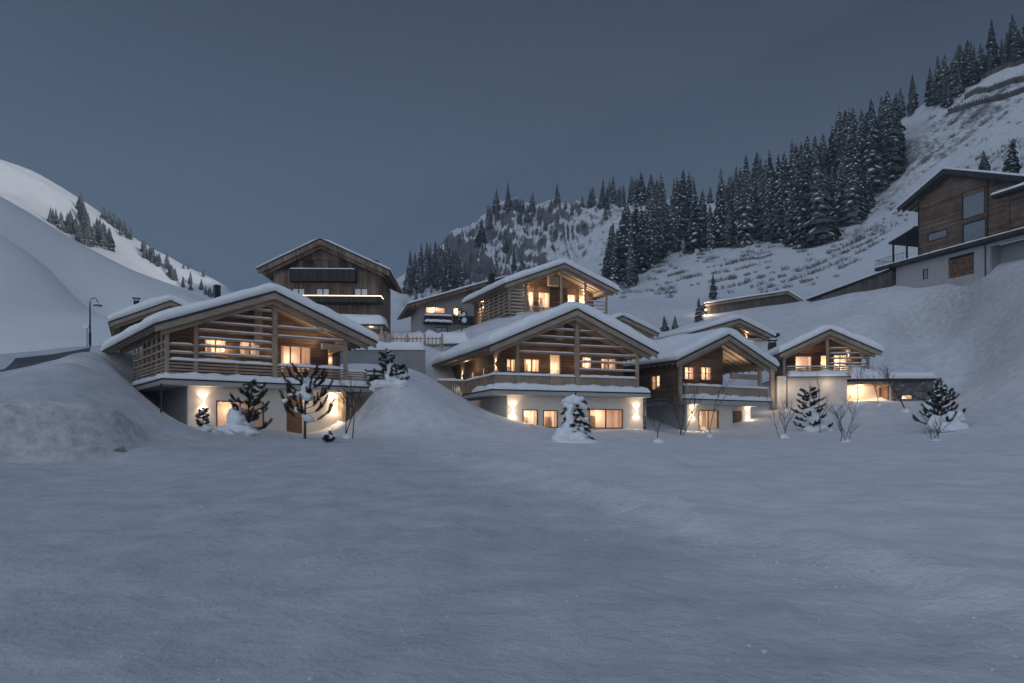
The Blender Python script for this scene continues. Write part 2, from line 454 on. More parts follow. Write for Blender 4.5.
# ------------------------------------------------------------------ house frame
class House:
    """local x runs right along the gable front, y into the house, z up (heights are given relative to the eye)"""
    def __init__(s, name, label, cat, phi, px, py, Y, zb, group=None):
        p = R(phi)
        s.d = (math.sin(p), math.cos(p)); s.r = (math.cos(p), -math.sin(p))
        s.O = ((px - HX) / F * Y, Y); s.zb = zb
        s.root = tag(empty(name, (s.O[0], s.O[1], zb), -p), label, cat, group)

    def f(s, px, py, y0=0.0):
        a = (px - HX) / F; b = (HY - py) / F
        t = (y0 + s.O[0] * s.d[0] + s.O[1] * s.d[1]) / (a * s.d[0] + s.d[1])
        return ((a * t - s.O[0]) * s.r[0] + (t - s.O[1]) * s.r[1], b * t)

    def s_(s, px, py, x0=0.0):
        a = (px - HX) / F; b = (HY - py) / F
        t = (x0 + s.O[0] * s.r[0] + s.O[1] * s.r[1]) / (a * s.r[0] + s.r[1])
        return ((a * t - s.O[0]) * s.d[0] + (t - s.O[1]) * s.d[1], b * t)

    def fr(s, x0, y0, x1, y1, yy):
        """pixel rectangle seen on the front plane at depth YY -> (x0,x1,z0,z1)"""
        a = s.f(x0, (y0 + y1) / 2, yy)[0]; b = s.f(x1, (y0 + y1) / 2, yy)[0]
        xm = (x0 + x1) / 2
        return (a, b, s.f(xm, y1, yy)[1], s.f(xm, y0, yy)[1])

    def w(s, x, y):
        return (s.O[0] + x * s.r[0] + y * s.d[0], s.O[1] + x * s.r[1] + y * s.d[1])

    def part(s, name, mb, mats, parent=None, smooth=False):
        return mb.build(name, mats, parent or s.root, smooth, -s.zb)

    def P(s, x, y, z):
        return (x, y, z - s.zb)

    # ---- roof -------------------------------------------------------
    def roof(s, L, A, Rr, D, T=.75, barge=.42, rafters=True, step=.9, seed=1, wood_m='larch', snow=True, inner=True, dark=.16):
        s.L, s.A, s.Rr, s.D = L, A, Rr, D
        def zr(x):
            if x <= A[0]: return L[1] + (A[1] - L[1]) * (x - L[0]) / (A[0] - L[0])
            return A[1] + (Rr[1] - A[1]) * (x - A[0]) / (Rr[0] - A[0])
        s.zr = zr
        mb = MB()
        mb.prism([L, A, Rr, (Rr[0], Rr[1] - dark), (A[0], A[1] - dark), (L[0], L[1] - dark)], 0, D)
        rf = s.part('roof', mb, M['roof']); s.roof_o = rf
        e = .06
        mb = MB()
        lo = dark + .10
        mb.prism([(L[0] + e, zr(L[0] + e) - dark - .002), (A[0], A[1] - dark - .002), (Rr[0] - e, zr(Rr[0] - e) - dark - .002),
                  (Rr[0] - e, zr(Rr[0] - e) - lo), (A[0], A[1] - lo), (L[0] + e, zr(L[0] + e) - lo)], .12, D - .05)
        s.part('roof_lining', mb, M['larch_y'], rf)
        for (P0, P1) in ((L, A), (A, Rr)):
            mb = MB()
            a0 = zr(P0[0]) ; a1 = zr(P1[0])
            x0, x1 = P0[0], P1[0]
            if P0 is L: x0 += .04
            if P1 is Rr: x1 -= .04
            mb.prism([(x0, zr(x0) - dark - .003), (x1, zr(x1) - dark - .003), (x1, zr(x1) - dark - barge), (x0, zr(x0) - dark - barge)], .03, .11)
            if inner:
                i0 = x0 + (.5 if P0 is L else 0); i1 = x1 - (.5 if P1 is Rr else 0)
                mb.prism([(i0, zr(i0) - lo - .1), (i1, zr(i1) - lo - .1), (i1, zr(i1) - dark - barge - .32), (i0, zr(i0) - dark - barge - .32)], .45, .6)
            s.part('barge_board', mb, M[wood_m], rf)
        for sx, x in ((-1, L[0]), (1, Rr[0])):
            mb = MB()
            mb.tube([(x + sx * .06, .05, zr(x) - .1), (x + sx * .06, D - .05, zr(x) - .1)], .075, 6)
            s.part('gutter', mb, M['roof'], rf)
        if rafters:
            first = None
            k = int((D - 1.2) / step)
            mb = MB()
            h = .2
            for side in (0, 1):
                x0, x1 = (L[0] + .18, A[0]) if side == 0 else (A[0], Rr[0] - .18)
                mb.prism([(x0, zr(x0) - lo - .002), (x1, zr(x1) - lo - .002), (x1, zr(x1) - lo - h), (x0, zr(x0) - lo - h)], 0, .13)
            for i in range(k):
                if first is None:
                    first = s.part('rafter', mb, M[wood_m], rf); o = first
                else:
                    o = first.copy(); COL.objects.link(o)
                o.location = (0, .8 + i * step, 0)
        if snow:
            s.roof_snow(T, seed)
        return rf

    def roof_snow(s, T, seed, yb=0.0, over=.14):
        L, A, Rr, D, zr = s.L, s.A, s.Rr, s.D, s.zr
        n = max(10, int((Rr[0] - L[0]) / .35))
        ss = [(L[0] + .05, 0), (L[0] - over * .9, .3), (L[0] - over, .55), (L[0] - .02, .85), (L[0] + .25, .98)]
        xs = [L[0] + .6 + (Rr[0] - L[0] - 1.2) * i / n for i in range(n + 1)]
        ss += [(x, 1) for x in xs]
        ss += [(Rr[0] - .25, .98), (Rr[0] + .02, .85), (Rr[0] + over, .55), (Rr[0] + over * .9, .3), (Rr[0] - .05, 0)]
        m = max(8, int(D / .45))
        ys = [(.06, 0), (-over * .7, .3), (-over * .8, .55), (.0, .85), (.25, .97)]
        ys += [(.6 + (D - 1.2) * j / m, 1) for j in range(m + 1)]
        ys += [(D - .2, .97), (D, .85), (D + over, .5), (D + .1, .25), (D - .05, 0)]
        def pos(u, v):
            x, fs = u; y, fy = v
            xc = min(max(x, L[0]), Rr[0])
            nz = mnoise.noise(Vector((x * .22 + seed * 7, y * .22, .3))) + .45 * mnoise.noise(Vector((x * .7 + seed, y * .7, 4.2)))
            lo = .5 + .5 * min(fs, fy)
            # the blanket rounds off over the ridge
            zz = zr(xc)
            rr = abs(xc - A[0])
            sl = abs((A[1] - L[1]) / (A[0] - L[0]))
            if rr < 1.1: zz -= sl * (1.1 - rr) ** 2 / 2.2 * min(fs, fy)
            edge = mnoise.noise(Vector((x * 1.1 + seed, y * 1.1, 8.0)))
            t = T * (min(fs, fy) * .25 + fs * fy * .75) * (1 + .24 * nz + .14 * edge * (1 if min(fs, fy) < 1 else .3))
            return (x + .03 * edge, y + (.05 * edge if fy < 1 else 0), zz + .012 + t)
        mb = MB(); mb.blanket(ss, ys, pos)
        s.part('roof_snow', mb, M['snow'], smooth=True)

    # ---- openings ---------------------------------------------------
    def window(s, rect, y, th=.2, nx=2, nz=1, lit=20., curtain=.22, frame='frame', col=WARM, name='window', pos=.5, fw=.09, depth=1.5, xf=None, dark=False, blind=False):
        """a framed opening in a wall whose face lies at depth y; behind it a small lit room"""
        x0, x1, z0, z1 = rect
        xf = xf or (lambda p: p)
        def fin(mb): mb.v = [xf(p) for p in mb.v]; return mb
        mb = MB(); yf = y + .06
        g = .004
        mb.box(x0 + g, x0 + fw, yf - .1, yf + .08, z0 + g, z1 - g); mb.box(x1 - fw, x1 - g, yf - .1, yf + .08, z0 + g, z1 - g)
        mb.box(x0 + fw, x1 - fw, yf - .1, yf + .08, z0 + g, z0 + fw); mb.box(x0 + fw, x1 - fw, yf - .1, yf + .08, z1 - fw, z1 - g)
        for i in range(1, nx):
            xx = x0 + (x1 - x0) * i / nx
            mb.box(xx - .045, xx + .045, yf - .05, yf + .06, z0 + fw, z1 - fw)
        for j in range(1, nz):
            zz = z0 + (z1 - z0) * j / nz
            mb.box(x0 + fw, x1 - fw, yf - .03, yf + .05, zz - .02, zz + .02)
        w = s.part(name, fin(mb), M[frame])
        mb = MB(); mb.add([(x0 + fw, yf + .02, z0 + fw), (x1 - fw, yf + .02, z0 + fw), (x1 - fw, yf + .02, z1 - fw), (x0 + fw, yf + .02, z1 - fw)], [(0, 1, 2, 3)])
        if dark:
            s.part('pane', fin(mb), M['glass_dark'], w)
            return w
        s.part('pane', fin(mb), M['glass'], w)
        if blind:
            mb = MB(); mb.add([(x0 + fw, yf + .06, z0 + fw), (x1 - fw, yf + .06, z0 + fw), (x1 - fw, yf + .06, z1 - fw), (x0 + fw, yf + .06, z1 - fw)], [(0, 1, 2, 3)])
            s.part('blind', fin(mb), M['pale_curtain'], w)
            return w
        ya, yb = y + th + .004, y + th + depth
        e = .06
        mb = MB()
        q = [(x0 - e, z0 - e), (x1 + e, z0 - e), (x1 + e, z1 + e), (x0 - e, z1 + e)]
        vs = [(a, ya, b) for a, b in q] + [(a, yb, b) for a, b in q]
        mb.add(vs, [(4, 5, 6, 7), (0, 1, 5, 4), (1, 2, 6, 5), (2, 3, 7, 6), (3, 0, 4, 7)])
        # a cupboard and a picture in the room, so that the wall behind is not bare
        rx = random.Random(int(x0 * 100) + int(z0 * 37) + int(y * 11))
        ww = x1 - x0
        cx = x0 + ww * rx.uniform(.15, .6)
        mb.box(cx, cx + ww * rx.uniform(.2, .35), yb - .35, yb - .02, z0, z0 + (z1 - z0) * rx.uniform(.4, .75), 1)
        s.part('interior', fin(mb), [M['room'], M['frame']], w)
        if curtain > 0:
            for side in (0, 1):
                cwid = ww * curtain * rx.uniform(.7, 1.2)
                a = x0 + .03 if side == 0 else x1 - .03 - cwid
                n = 16; us = [i / n for i in range(n + 1)]
                mb = MB()
                mb.blanket(us, [0, 1], lambda u, v: (a + cwid * u, ya + .1 + .035 * math.sin(u * cwid * 45), z0 if v == 0 else z1))
                s.part('curtain', fin(mb), M['curtain'], w, True)
        if lit > 0:
            lx, ly, lz = xf((x0 + ww * pos, y + th + .55 * depth, z1 - .32 * (z1 - z0)))
            point(s.P(lx, ly, lz), lit * .62, s.root, col, .07)
        return w

    def sconce(s, x, y, z, power=30., col=WARM):
        mb = MB(); mb.box(x - .06, x + .06, y - .13, y - .003, z - .11, z + .11)
        o = s.part('wall_lamp', mb, M['plaster'])
        mb = MB(); mb.box(x - .045, x + .045, y - .115, y - .02, z + .111, z + .118); mb.box(x - .045, x + .045, y - .115, y - .02, z - .118, z - .111)
        s.part('lens', mb, M['lens'], o)
        spot(s.P(x, y - .17, z + .16), (0, .1, 1), power * .66, s.root, col, 125, .85)
        spot(s.P(x, y - .17, z - .16), (0, .1, -1), power * .66, s.root, col, 125, .85)
        point(s.P(x, y - .45, z), power * .13, s.root, col, .06)

    def rail_h(s, x0, x1, y, z0, z1, n=5, posts=(), cap=.2, name='railing', seed=0):
        mb = MB(); hh = (z1 - z0) / n
        for i in range(n):
            mb.box(x0, x1, y, y + .045, z0 + hh * i, z0 + hh * i + hh * .52)
        for p in posts: mb.box(p - .11, p + .11, y - .05, y + .1, z0 - .1, z1 - .002)
        mb.box(x0, x1, y - .05, y + .12, z1, z1 + .06)
        o = s.part(name, mb, M['larch'])
        if cap:
            mb = MB(); mb.snow_strip((x0, y + .03, z1 + .06), (x1, y + .03, z1 + .06), .3, cap, seed)
            s.part('rail_snow', mb, M['snow'], o, True)
        return o

    def rail_boards(s, pts, z0, z1, cap=.2, gap=.2, w=.17, name='railing', seed=0, mat='larch_v', zig=0.0):
        """board railing along a polyline of (x,y)"""
        mb = MB(); sn = MB()
        for (a, b) in zip(pts[:-1], pts[1:]):
            L = math.hypot(b[0] - a[0], b[1] - a[1]); n = max(1, int(L / gap))
            d = ((b[0] - a[0]) / L, (b[1] - a[1]) / L); nn = (d[1], -d[0])
            for i in range(n):
                t = (i + .5) / n * L
                c = (a[0] + d[0] * t, a[1] + d[1] * t)
                zz = z0 - (zig if i % 2 else 0)
                mb.beam((c[0], c[1], zz), (c[0], c[1], z1), w, .035) if abs(d[0]) < .5 else mb.box(c[0] - w / 2, c[0] + w / 2, c[1] - .018, c[1] + .018, zz, z1)
            for zz in (z0 + .15, z1 - .15):
                mb.beam((a[0] - nn[0] * .05, a[1] - nn[1] * .05, zz), (b[0] - nn[0] * .05, b[1] - nn[1] * .05, zz), .06, .08)
            mb.beam((a[0], a[1], z1 + .03), (b[0], b[1], z1 + .03), .16, .06)
            if cap: sn.snow_strip((a[0], a[1], z1 + .06), (b[0], b[1], z1 + .06), .32, cap, seed)
        o = s.part(name, mb, M[mat])
        if cap: s.part('rail_snow', sn, M['snow'], o, True)
        return o

    def slats(s, x0, x1, y, zs, h=.13, snow=.09, name='slat_screen', off=.35, seed=0):
        """horizontal slats between posts, cut where they meet the roof, a line of snow on each"""
        mb = MB(); sn = MB()
        for z in zs:
            a, b = x0, x1
            lim = z + off + h
            while a < b and s.zr(a) - .45 < lim: a += .05
            while b > a and s.zr(b) - .45 < lim: b -= .05
            if b - a < .4: continue
            mb.box(a, b, y, y + .05, z, z + h)
            if snow: sn.snow_strip((a, y + .025, z + h), (b, y + .025, z + h), .1, snow, seed + z)
        o = s.part(name, mb, M['larch'])
        if snow and sn.f: s.part('slat_snow', sn, M['snow'], o, True)
        return o

    def post(s, x, y, z0, z1, w=.24, mat='larch_v', name='post'):
        mb = MB(); mb.box(x - w / 2, x + w / 2, y - w / 2, y + w / 2, z0, z1)
        return s.part(name, mb, M[mat])

    def purlin(s, x, y0, y1, z1, w=.26, h=.36):
        mb = MB(); mb.box(x - w / 2, x + w / 2, y0, y1, z1 - h, z1)
        return s.part('purlin', mb, M['larch_y'])

    def chimney(s, x, y, z0, z1, w=.5, cap=True):
        mb = MB(); mb.box(x - w / 2, x + w / 2, y - w / 2, y + w / 2, z0, z1)
        if cap:
            for i, j in ((-1, -1), (1, -1), (1, 1), (-1, 1)):
                mb.box(x + i * w * .36 - .03, x + i * w * .36 + .03, y + j * w * .36 - .03, y + j * w * .36 + .03, z1, z1 + .22)
            mb.box(x - w * .7, x + w * .7, y - w * .7, y + w * .7, z1 + .22, z1 + .3)
        o = s.part('chimney', mb, M['iron'], s.roof_o)
        if cap:
            mb = MB(); mb.snow_strip((x - w * .62, y, z1 + .3), (x + w * .62, y, z1 + .3), w * 1.2, .16, x)
            s.part('chimney_snow', mb, M['snow'], o, True)

    def slab(s, x0, x1, y0, y1, z0, z1, snow_front=None, snow_left=None, t=.35, w=.6, seed=0, mat='slab', name='balcony_slab'):
        mb = MB(); mb.box(x0, x1, y0, y1, z0, z1)
        o = s.part(name, mb, M[mat])
        mb = MB(); mb.box(x0 - .03, x1 + .03, y0 - .03, y0 - .002, z1 - .12, z1 + .015); mb.box(x0 - .03, x0 - .002, y0 - .002, y1, z1 - .12, z1 + .015)
        s.part('edge_flashing', mb, M['roof'], o)
        sn = MB()
        if snow_front: sn.snow_strip((snow_front[0], y0 + w / 2 - .06, z1), (snow_front[1], y0 + w / 2 - .06, z1), w, t, seed)
        if snow_left: sn.snow_strip((x0 + w / 2 - .06, snow_left[0], z1), (x0 + w / 2 - .06, snow_left[1], z1), w, t * .8, seed + 4)
        if sn.f: s.part('slab_snow', sn, M['snow'], o, True)
        return o
SKY_STR, SKY_SAT, SKY_HUE, SUN_E, EXPO, ZEN, ZEN_SAT, HAZE, BACK, BACK_PALE = 0.06, 0.95, 0.51, 2.7, -0.13, .9, .8, .0006, 4.5, .40
# ================================================================== houses
def gable_top(H, x0, x1, z1, off):
    pts = [(x0, H.zr(x0) - off)]
    if x0 < H.A[0] < x1: pts.append((H.A[0], H.A[1] - off))
    pts.append((x1, H.zr(x1) - off))
    return pts


def upper_walls(H, x0, x1, z0, y, yend, holes, mat='log', off=.46, left_holes=(), name='upper_wall', xr_y=None, matside=None):
    zt = min(H.zr(x0), H.zr(x1)) - off
    mb = MB(); mb.wall(x0, x1, z0, zt, y, .2, holes, gable_top(H, x0, x1, zt, off))
    H.part(name, mb, M[mat])
    mb = MB()
    zl = H.zr(x0) - off
    mb.wall(-yend, -(y + .203), z0, zl, 0, .2, left_holes)
    mb.v = [(x0 + p[1], -p[0], p[2]) for p in mb.v]
    H.part('side_wall', mb, M[matside or mat])
    mb = MB(); zr_ = H.zr(x1) - off
    mb.box(x1 - .2, x1, (xr_y or y + .203), yend, z0, zr_)
    H.part('side_wall', mb, M[matside or mat])
    mb = MB(); mb.box(x0 + .2, x1 - .2, yend - .2, yend - .002, z0, zt)
    H.part('back_wall', mb, M[matside or mat])


# ---- chalet with horizontal slat balcony (nearest, on the left)
c1 = House('slat_balcony_chalet', 'large snow covered chalet with horizontal slat balcony beside the tall snowbank', 'chalet', -36, 154.5, 323, 53, .6, 'timber chalets with snow covered roofs')
H = c1
H.roof((0, 7.78), (8.15, 10.85), (16.3, 7.78), 20, T=.72, seed=1)
H.chimney(8.4, 15.5, 10.6, 13.7, .5, cap=False)
ZF = 4.2
hA = H.fr(204, 337, 227, 357, 3.5); hB = H.fr(239, 340, 261, 357.5, 3.5); hC = H.fr(280, 345.5, 311.5, 363, 3.5); hC = (hC[0], hC[1], ZF + .1, hC[3]); hD = H.fr(327, 346.5, 340, 364, 3.5); hD = (hD[0], hD[1], ZF + .1, hD[3])
mb = MB(); mb.box(4.0, 14.4, 12.3, 19, ZF, 7.2); H.part('rear_wall', mb, M['plaster'])
upper_walls(H, 1.6, 14.5, ZF, 3.5, 12.2, [hA, hB, hC, hD])
H.window(hD, 3.5, nx=2, lit=26, curtain=.15, name='terrace_door', col=WARM2)
H.window(hA, 3.5, lit=26, pos=.75); H.window(hB, 3.5, lit=22, curtain=.3, pos=.4); H.window(hC, 3.5, nx=3, lit=34, curtain=.15, name='terrace_door', col=WARM2)
H.slab(.6, 16.1, .45, 19, 3.78, ZF, (.6, 16.0), (.9, 17), t=.42, w=.75, seed=2)
for x in (1.0, 2.9, 8.5, 14.1):
    H.post(x, 1.02, ZF, H.zr(x) - .47, .3 if x == 8.5 else .25)
H.post(8.0, 3.2, ZF + 3.0, H.zr(8.0) - .47, .5)
for x in (1.3, 8.15, 14.4): H.purlin(x, .7, 19, H.zr(x) - .47)
mb = MB(); mb.box(12.2, 14.0, 1.0, 1.26, 7.0, 7.42); mb.box(13.98, 14.2, 1.28, 7.4, 7.0, 7.36)
H.part('tie_beam', mb, M['larch'])
H.rail_h(1.12, 8.35, .98, ZF + .15, 5.45, 5, posts=(2.9, 5.7), seed=1)
H.rail_h(8.65, 13.98, .98, ZF + .15, 5.45, 5, posts=(11.3,), seed=2)
H.rail_h(14.23, 15.9, .98, ZF + .15, 5.3, 5, posts=(15.8,), seed=3)
H.slats(1.12, 2.78, 1.0, [5.95, 6.5], seed=3)
H.slats(3.03, 8.35, 1.0, [5.98, 6.52, 7.06, 7.62, 8.2, 8.8, 9.4], seed=5)
H.slats(8.65, 14.0, 1.0, [7.62, 8.3], seed=9, snow=.1)
mb = MB()
for i in range(8):
    yy = 1.0 + i * 1.55
    mb.box(.93, 1.07, yy - .07, yy + .07, ZF, H.zr(1.0) - .47)
for z in (4.35, 4.58, 4.81, 5.04, 5.27, 5.6, 6.15, 6.7):
    mb.box(.9, .928, 1.1, 12.0, z, z + .12)
H.part('side_lattice', mb, M['larch_y'])
# lower storey
hE = H.fr(216, 401, 264, 428, 1.6)
mb = MB(); mb.wall(2.5, 9.6, -.4, 3.77, 1.6, .25, [hE]); H.part('lower_wall', mb, M['plaster'])
H.window(hE, 1.6, th=.25, nx=2, lit=30, curtain=.35, pos=.25)
mb = MB(); mb.box(9.603, 14.4, 3.0, 3.2, -.4, 3.77); mb.box(9.4, 9.6, 1.853, 3.2, -.4, 3.77); H.part('recess_wall', mb, M['plaster'])
hF = H.fr(278, 396, 300, 424, 3.0)
mb = MB(); mb.box(hF[0], hF[1], 2.9, 2.998, .4, hF[3]); mb.box(hF[0] - .12, hF[0], 2.88, 2.998, .4, hF[3] + .1); mb.box(hF[1], hF[1] + .12, 2.88, 2.998, .4, hF[3] + .1)
H.part('front_door', mb, M['frame'])
xs, zs = H.f(335, 404, 3.0); H.sconce(min(xs, 13.9), 3.0, zs, 75)
point(H.P(11.4, 1.9, 3.2), 8, H.root, WARM, .05)
xs, zs = H.f(203, 401.5, 1.6); H.sconce(xs, 1.6, zs, 42)
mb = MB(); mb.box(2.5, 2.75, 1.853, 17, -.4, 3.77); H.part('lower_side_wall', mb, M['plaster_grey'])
mb = MB(); mb.box(14.4, 14.65, 1.6, 15, -.4, 3.77); mb.box(14.652, 16.0, 1.6, 1.75, -.4, 3.3); H.part('wood_panel', mb, M['rail_v'])
point(H.P(4.6, 2.0, 6.9), 7, H.root, WARM2, .05); point(H.P(8.9, 2.4, 6.9), 7, H.root, WARM2, .05)
spot(H.P(11.2, 1.7, 6.2), (.35, .35, 1), 70, H.root, WARM, 120, .8)
spot(H.P(12.6, 3.0, 6.9), (-.25, -.3, 1), 40, H.root, WARM, 130, .8)
point(H.P(5.65, 3.1, 6.75), 9, H.root, WARM, .11)
mb = MB(); mb.tube([(5.65, 3.1, 6.9), (5.65, 3.1, H.zr(5.65) - .5)], .012, 5); mb.box(5.57, 5.73, 3.02, 3.18, 6.88, 6.93); H.part('pendant_lamp', mb, M['iron'])

# ---- chalet with board balcony (centre)
c2 = House('board_balcony_chalet', 'wide chalet with vertical board balcony behind the snow laden leaning conifer', 'chalet', -20.5, 490, 345, 64, .4, 'timber chalets with snow covered roofs')
H = c2
H.roof((0, 7.65), (7.75, 11.05), (15.5, 7.68), 28, T=.9, seed=2)
ZF = 4.15; YW = 3.6
hs = [H.fr(506, 358.5, 516, 372, YW), H.fr(523.5, 358.5, 540, 372.5, YW), H.fr(549, 354, 561, 377, YW), H.fr(581.5, 356.5, 592, 370.5, YW), H.fr(600.5, 358, 616.5, 370.5, YW)]
hs[2] = (hs[2][0], hs[2][1], ZF + .1, hs[2][3])
lh = [(-8.6, -7.6, 5.1, 6.6), (-12.0, -10.7, 4.3, 6.5)]
upper_walls(H, 2.1, 14.0, ZF, YW, 24, hs, left_holes=lh)
for i, h in enumerate(hs):
    H.window(h, YW, nx=(2, 2, 1, 1, 2)[i], lit=(22, 30, 26, 28, 24)[i], pos=(.3, .7, .8, .6, .3)[i], name='terrace_door' if i == 2 else 'window')
for h in lh: H.window(h, 0, nx=1, lit=16, xf=lambda p: (2.1 + p[1], -p[0], p[2]))
H.slab(.35, 15.0, .45, 9, 3.72, ZF, (.5, 15.0), (.9, 6), t=.5, w=.8, seed=12)
for x in (2.75, 8.17, 14.0):
    H.post(x, 1.02, ZF, H.zr(x) - .47, .3 if x == 8.17 else .24)
H.post(7.55, 3.3, ZF + 4.6, H.zr(7.55) - .47, .6)
for x in (1.1, 7.75, 14.3): H.purlin(x, .7, 24, H.zr(x) - .47)
ys1, _ = H.s_(461, 381, .8)
ys1 = min(max(ys1, 4), 9)
xs1, _ = H.f(437, 384, ys1)
H.rail_boards([(.8, ys1), (.8, .98), (8.0, .98)], ZF + .12, 5.3, seed=4)
H.rail_boards([(8.32, .98), (13.88, .98)], ZF + .12, 5.3, seed=6)
H.rail_boards([(xs1, ys1 + .02), (.72, ys1 + .02)], ZF - .9, 5.3, seed=8, zig=.12)
mb = MB(); mb.box(xs1, .35, ys1 - .2, ys1 + 8, ZF - .85, ZF - .55); H.part('side_balcony_slab', mb, M['slab'])
H.slats(2.9, 8.0, 1.0, [7.25, 7.95, 8.6, 9.25], seed=15, snow=.08)
H.slats(8.35, 13.9, 1.0, [5.95, 6.6, 7.25, 7.95, 8.6, 9.2], seed=17, snow=.08)
yl = 1.7
x0 = H.f(507, 405, yl)[0]; x1 = H.f(643, 405, yl)[0]
hs = [H.fr(522.5, 409.5, 538, 427.5, yl), H.fr(543, 410, 558, 428, yl), H.fr(589, 409, 623, 428.5, yl)]
mb = MB(); mb.wall(x0, x1, -.3, 3.71, yl, .25, hs); H.part('lower_wall', mb, M['plaster'])
for i, h in enumerate(hs): H.window(h, yl, th=.25, nx=(1, 1, 2)[i], lit=(30, 26, 30)[i], curtain=(.2, .15, .08)[i], pos=(.6, .3, .5)[i], col=WARM if i < 2 else WARM2)
mb = MB(); mb.box(x0, x0 + .25, yl + .253, 14, -.3, 3.71); H.part('lower_side_wall', mb, M['plaster'])
mb = MB(); mb.box(x1 - .003, x1 + .32, yl - .03, yl + .3, -.3, 3.71); H.part('corner_pier', mb, M['stone'])
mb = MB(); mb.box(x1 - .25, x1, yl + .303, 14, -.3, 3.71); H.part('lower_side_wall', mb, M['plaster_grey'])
for q in ((512.5, 410), (636, 411)):
    xs, zs = H.f(*q, yl); H.sconce(xs, yl, zs, 40)
def side_sconce(H, xw, y, z, power):
    mb = MB(); mb.box(xw - .13, xw - .003, y - .06, y + .06, z - .11, z + .11)
    o = H.part('wall_lamp', mb, M['plaster'])
    mb = MB(); mb.box(xw - .115, xw - .02, y - .045, y + .045, z + .111, z + .118); mb.box(xw - .115, xw - .02, y - .045, y + .045, z - .118, z - .111)
    H.part('lens', mb, M['lens'], o)
    spot(H.P(xw - .12, y, z + .16), (.25, 0, 1), power, H.root, WARM, 130, .7)
    spot(H.P(xw - .12, y, z - .16), (.25, 0, -1), power, H.root, WARM, 130, .7)
side_sconce(H, 2.1, 4.6, 6.6, 34); side_sconce(H, 2.1, 14.5, 6.3, 34)
for x in (4.6, 7.0, 9.6, 12.4): point(H.P(x, 2.5, 6.9), 8, H.root, WARM2, .05)
point(H.P(1.2, 10.0, 7.0), 14, H.root, WARM, .08)

# ---- upper chalet behind the central one
c5 = House('upper_terrace_chalet', 'highest timber chalet with brightly lit terrace standing above the central chalet', 'chalet', -23, 505, 283, 95, 13.0, 'timber chalets with snow covered roofs')
H = c5
H.roof((0, 18.72), (8.0, 21.85), (15.6, 19.0), 15, T=.75, seed=3)
H.chimney(2.2, 10.0, 19.0, 21.9, .7, cap=False)
ZF = 15.1; YW = 4.0
hs = [H.fr(528, 286, 534, 306, YW), H.fr(538, 287, 550, 306, YW), H.fr(567, 289, 576, 306, YW), H.fr(578.5, 289.5, 587, 306, YW)]
hs = [(a, b, ZF + .1, d) for a, b, c, d in hs]
lh = [(-13.2, -11.6, 15.2, 17.6)]
upper_walls(H, 1.4, 14.2, ZF - 2.5, YW, 14.5, hs, left_holes=lh)
for i, h in enumerate(hs): H.window(h, YW, nx=1, lit=(60, 70, 62, 75)[i], curtain=.12, name='terrace_door', col=WARM, pos=(.5, .3, .6, .4)[i])
H.window(lh[0], 0, nx=1, lit=40, xf=lambda p: (1.4 + p[1], -p[0], p[2]))
H.slab(.8, 14.8, .6, 14, ZF - .4, ZF, None, None)
mb = MB(); mb.box(1.2, 14.4, 1.2, 14.2, 12.5, ZF - .402); H.part('lower_wall', mb, M['plaster'])
for x in (1.0, 3.2, 8.0, 11.4, 14.4): H.post(x, 1.0, ZF, H.zr(x) - .47, .24)
for x in (1.2, 8.0, 14.2): H.purlin(x, .7, 14.5, H.zr(x) - .47)
mb = MB(); mb.box(6.9, 8.3, 2.2, 2.8, 19.4, 20.6); H.part('ridge_block', mb, M['larch_v'])
H.rail_h(3.3, 14.3, .98, ZF + .1, 16.25, 6, posts=(5.5, 8.0, 11.4), cap=.07, seed=21)
H.slats(1.1, 3.1, 1.0, [15.2 + .42 * i for i in range(9)], h=.16, snow=.06, off=.1)
H.slats(11.5, 14.3, 1.0, [16.6, 17.05, 17.5], h=.12, snow=.05, off=.1)
mb = MB()
for i in range(7):
    yy = 1.0 + i * 1.7
    mb.box(.9, 1.1, yy - .1, yy + .1, ZF - .3, H.zr(1.0) - .47)
for k in range(9):
    mb.box(.85, .898, 1.1, 11.2, ZF - .2 + .42 * k, ZF - .02 + .42 * k)
H.part('side_lattice', mb, M['larch_y'])
xs, zs = H.f(526.5, 290, YW); H.sconce(xs, YW, zs, 70)
xs, zs = H.f(592.5, 294, YW); H.sconce(min(xs, 12.7), YW, zs, 80)
side_sconce(H, 1.4, 10.9, 17.9, 70)
spot(H.P(12.2, 2.2, 17.4), (.1, .25, 1), 190, H.root, WARM, 130, .8)
spot(H.P(5.4, 2.2, 17.0), (.1, .25, 1), 150, H.root, WARM, 130, .8)

# ---- chalet with solid board balcony (right of centre)
c3 = House('solid_balcony_chalet', 'medium chalet with solid board balcony and open lit rafters right of the central one', 'chalet', -30, 677, 360, 74, .2, 'timber chalets with snow covered roofs')
H = c3
H.roof((0, 7.43), (6.7, 10.3), (13.4, 7.45), 16, T=.8, seed=4)
ZF = 4.0; YW = 2.2
hs = [H.fr(684, 366.5, 694.5, 380, YW), H.fr(700.5, 366.5, 711.5, 380.5, YW)]
lh = [(-4.9, -3.5, 4.9, 6.35)]
upper_walls(H, 1.0, 8.0, ZF, YW, 15.5, hs, left_holes=lh, off=.46)
for i, h in enumerate(hs): H.window(h, YW, nx=2, nz=2, lit=26, curtain=.12, pos=.5)
H.window(lh[0], 0, nx=2, nz=2, lit=22, xf=lambda p: (1.0 + p[1], -p[0], p[2]))
mb = MB(); mb.box(7.8, 8.0, YW + .203, 9, ZF, 8.6); mb.box(8.003, 12.4, 8.8, 9, ZF, H.zr(12.4) - .46); H.part('terrace_wall', mb, M['log'])
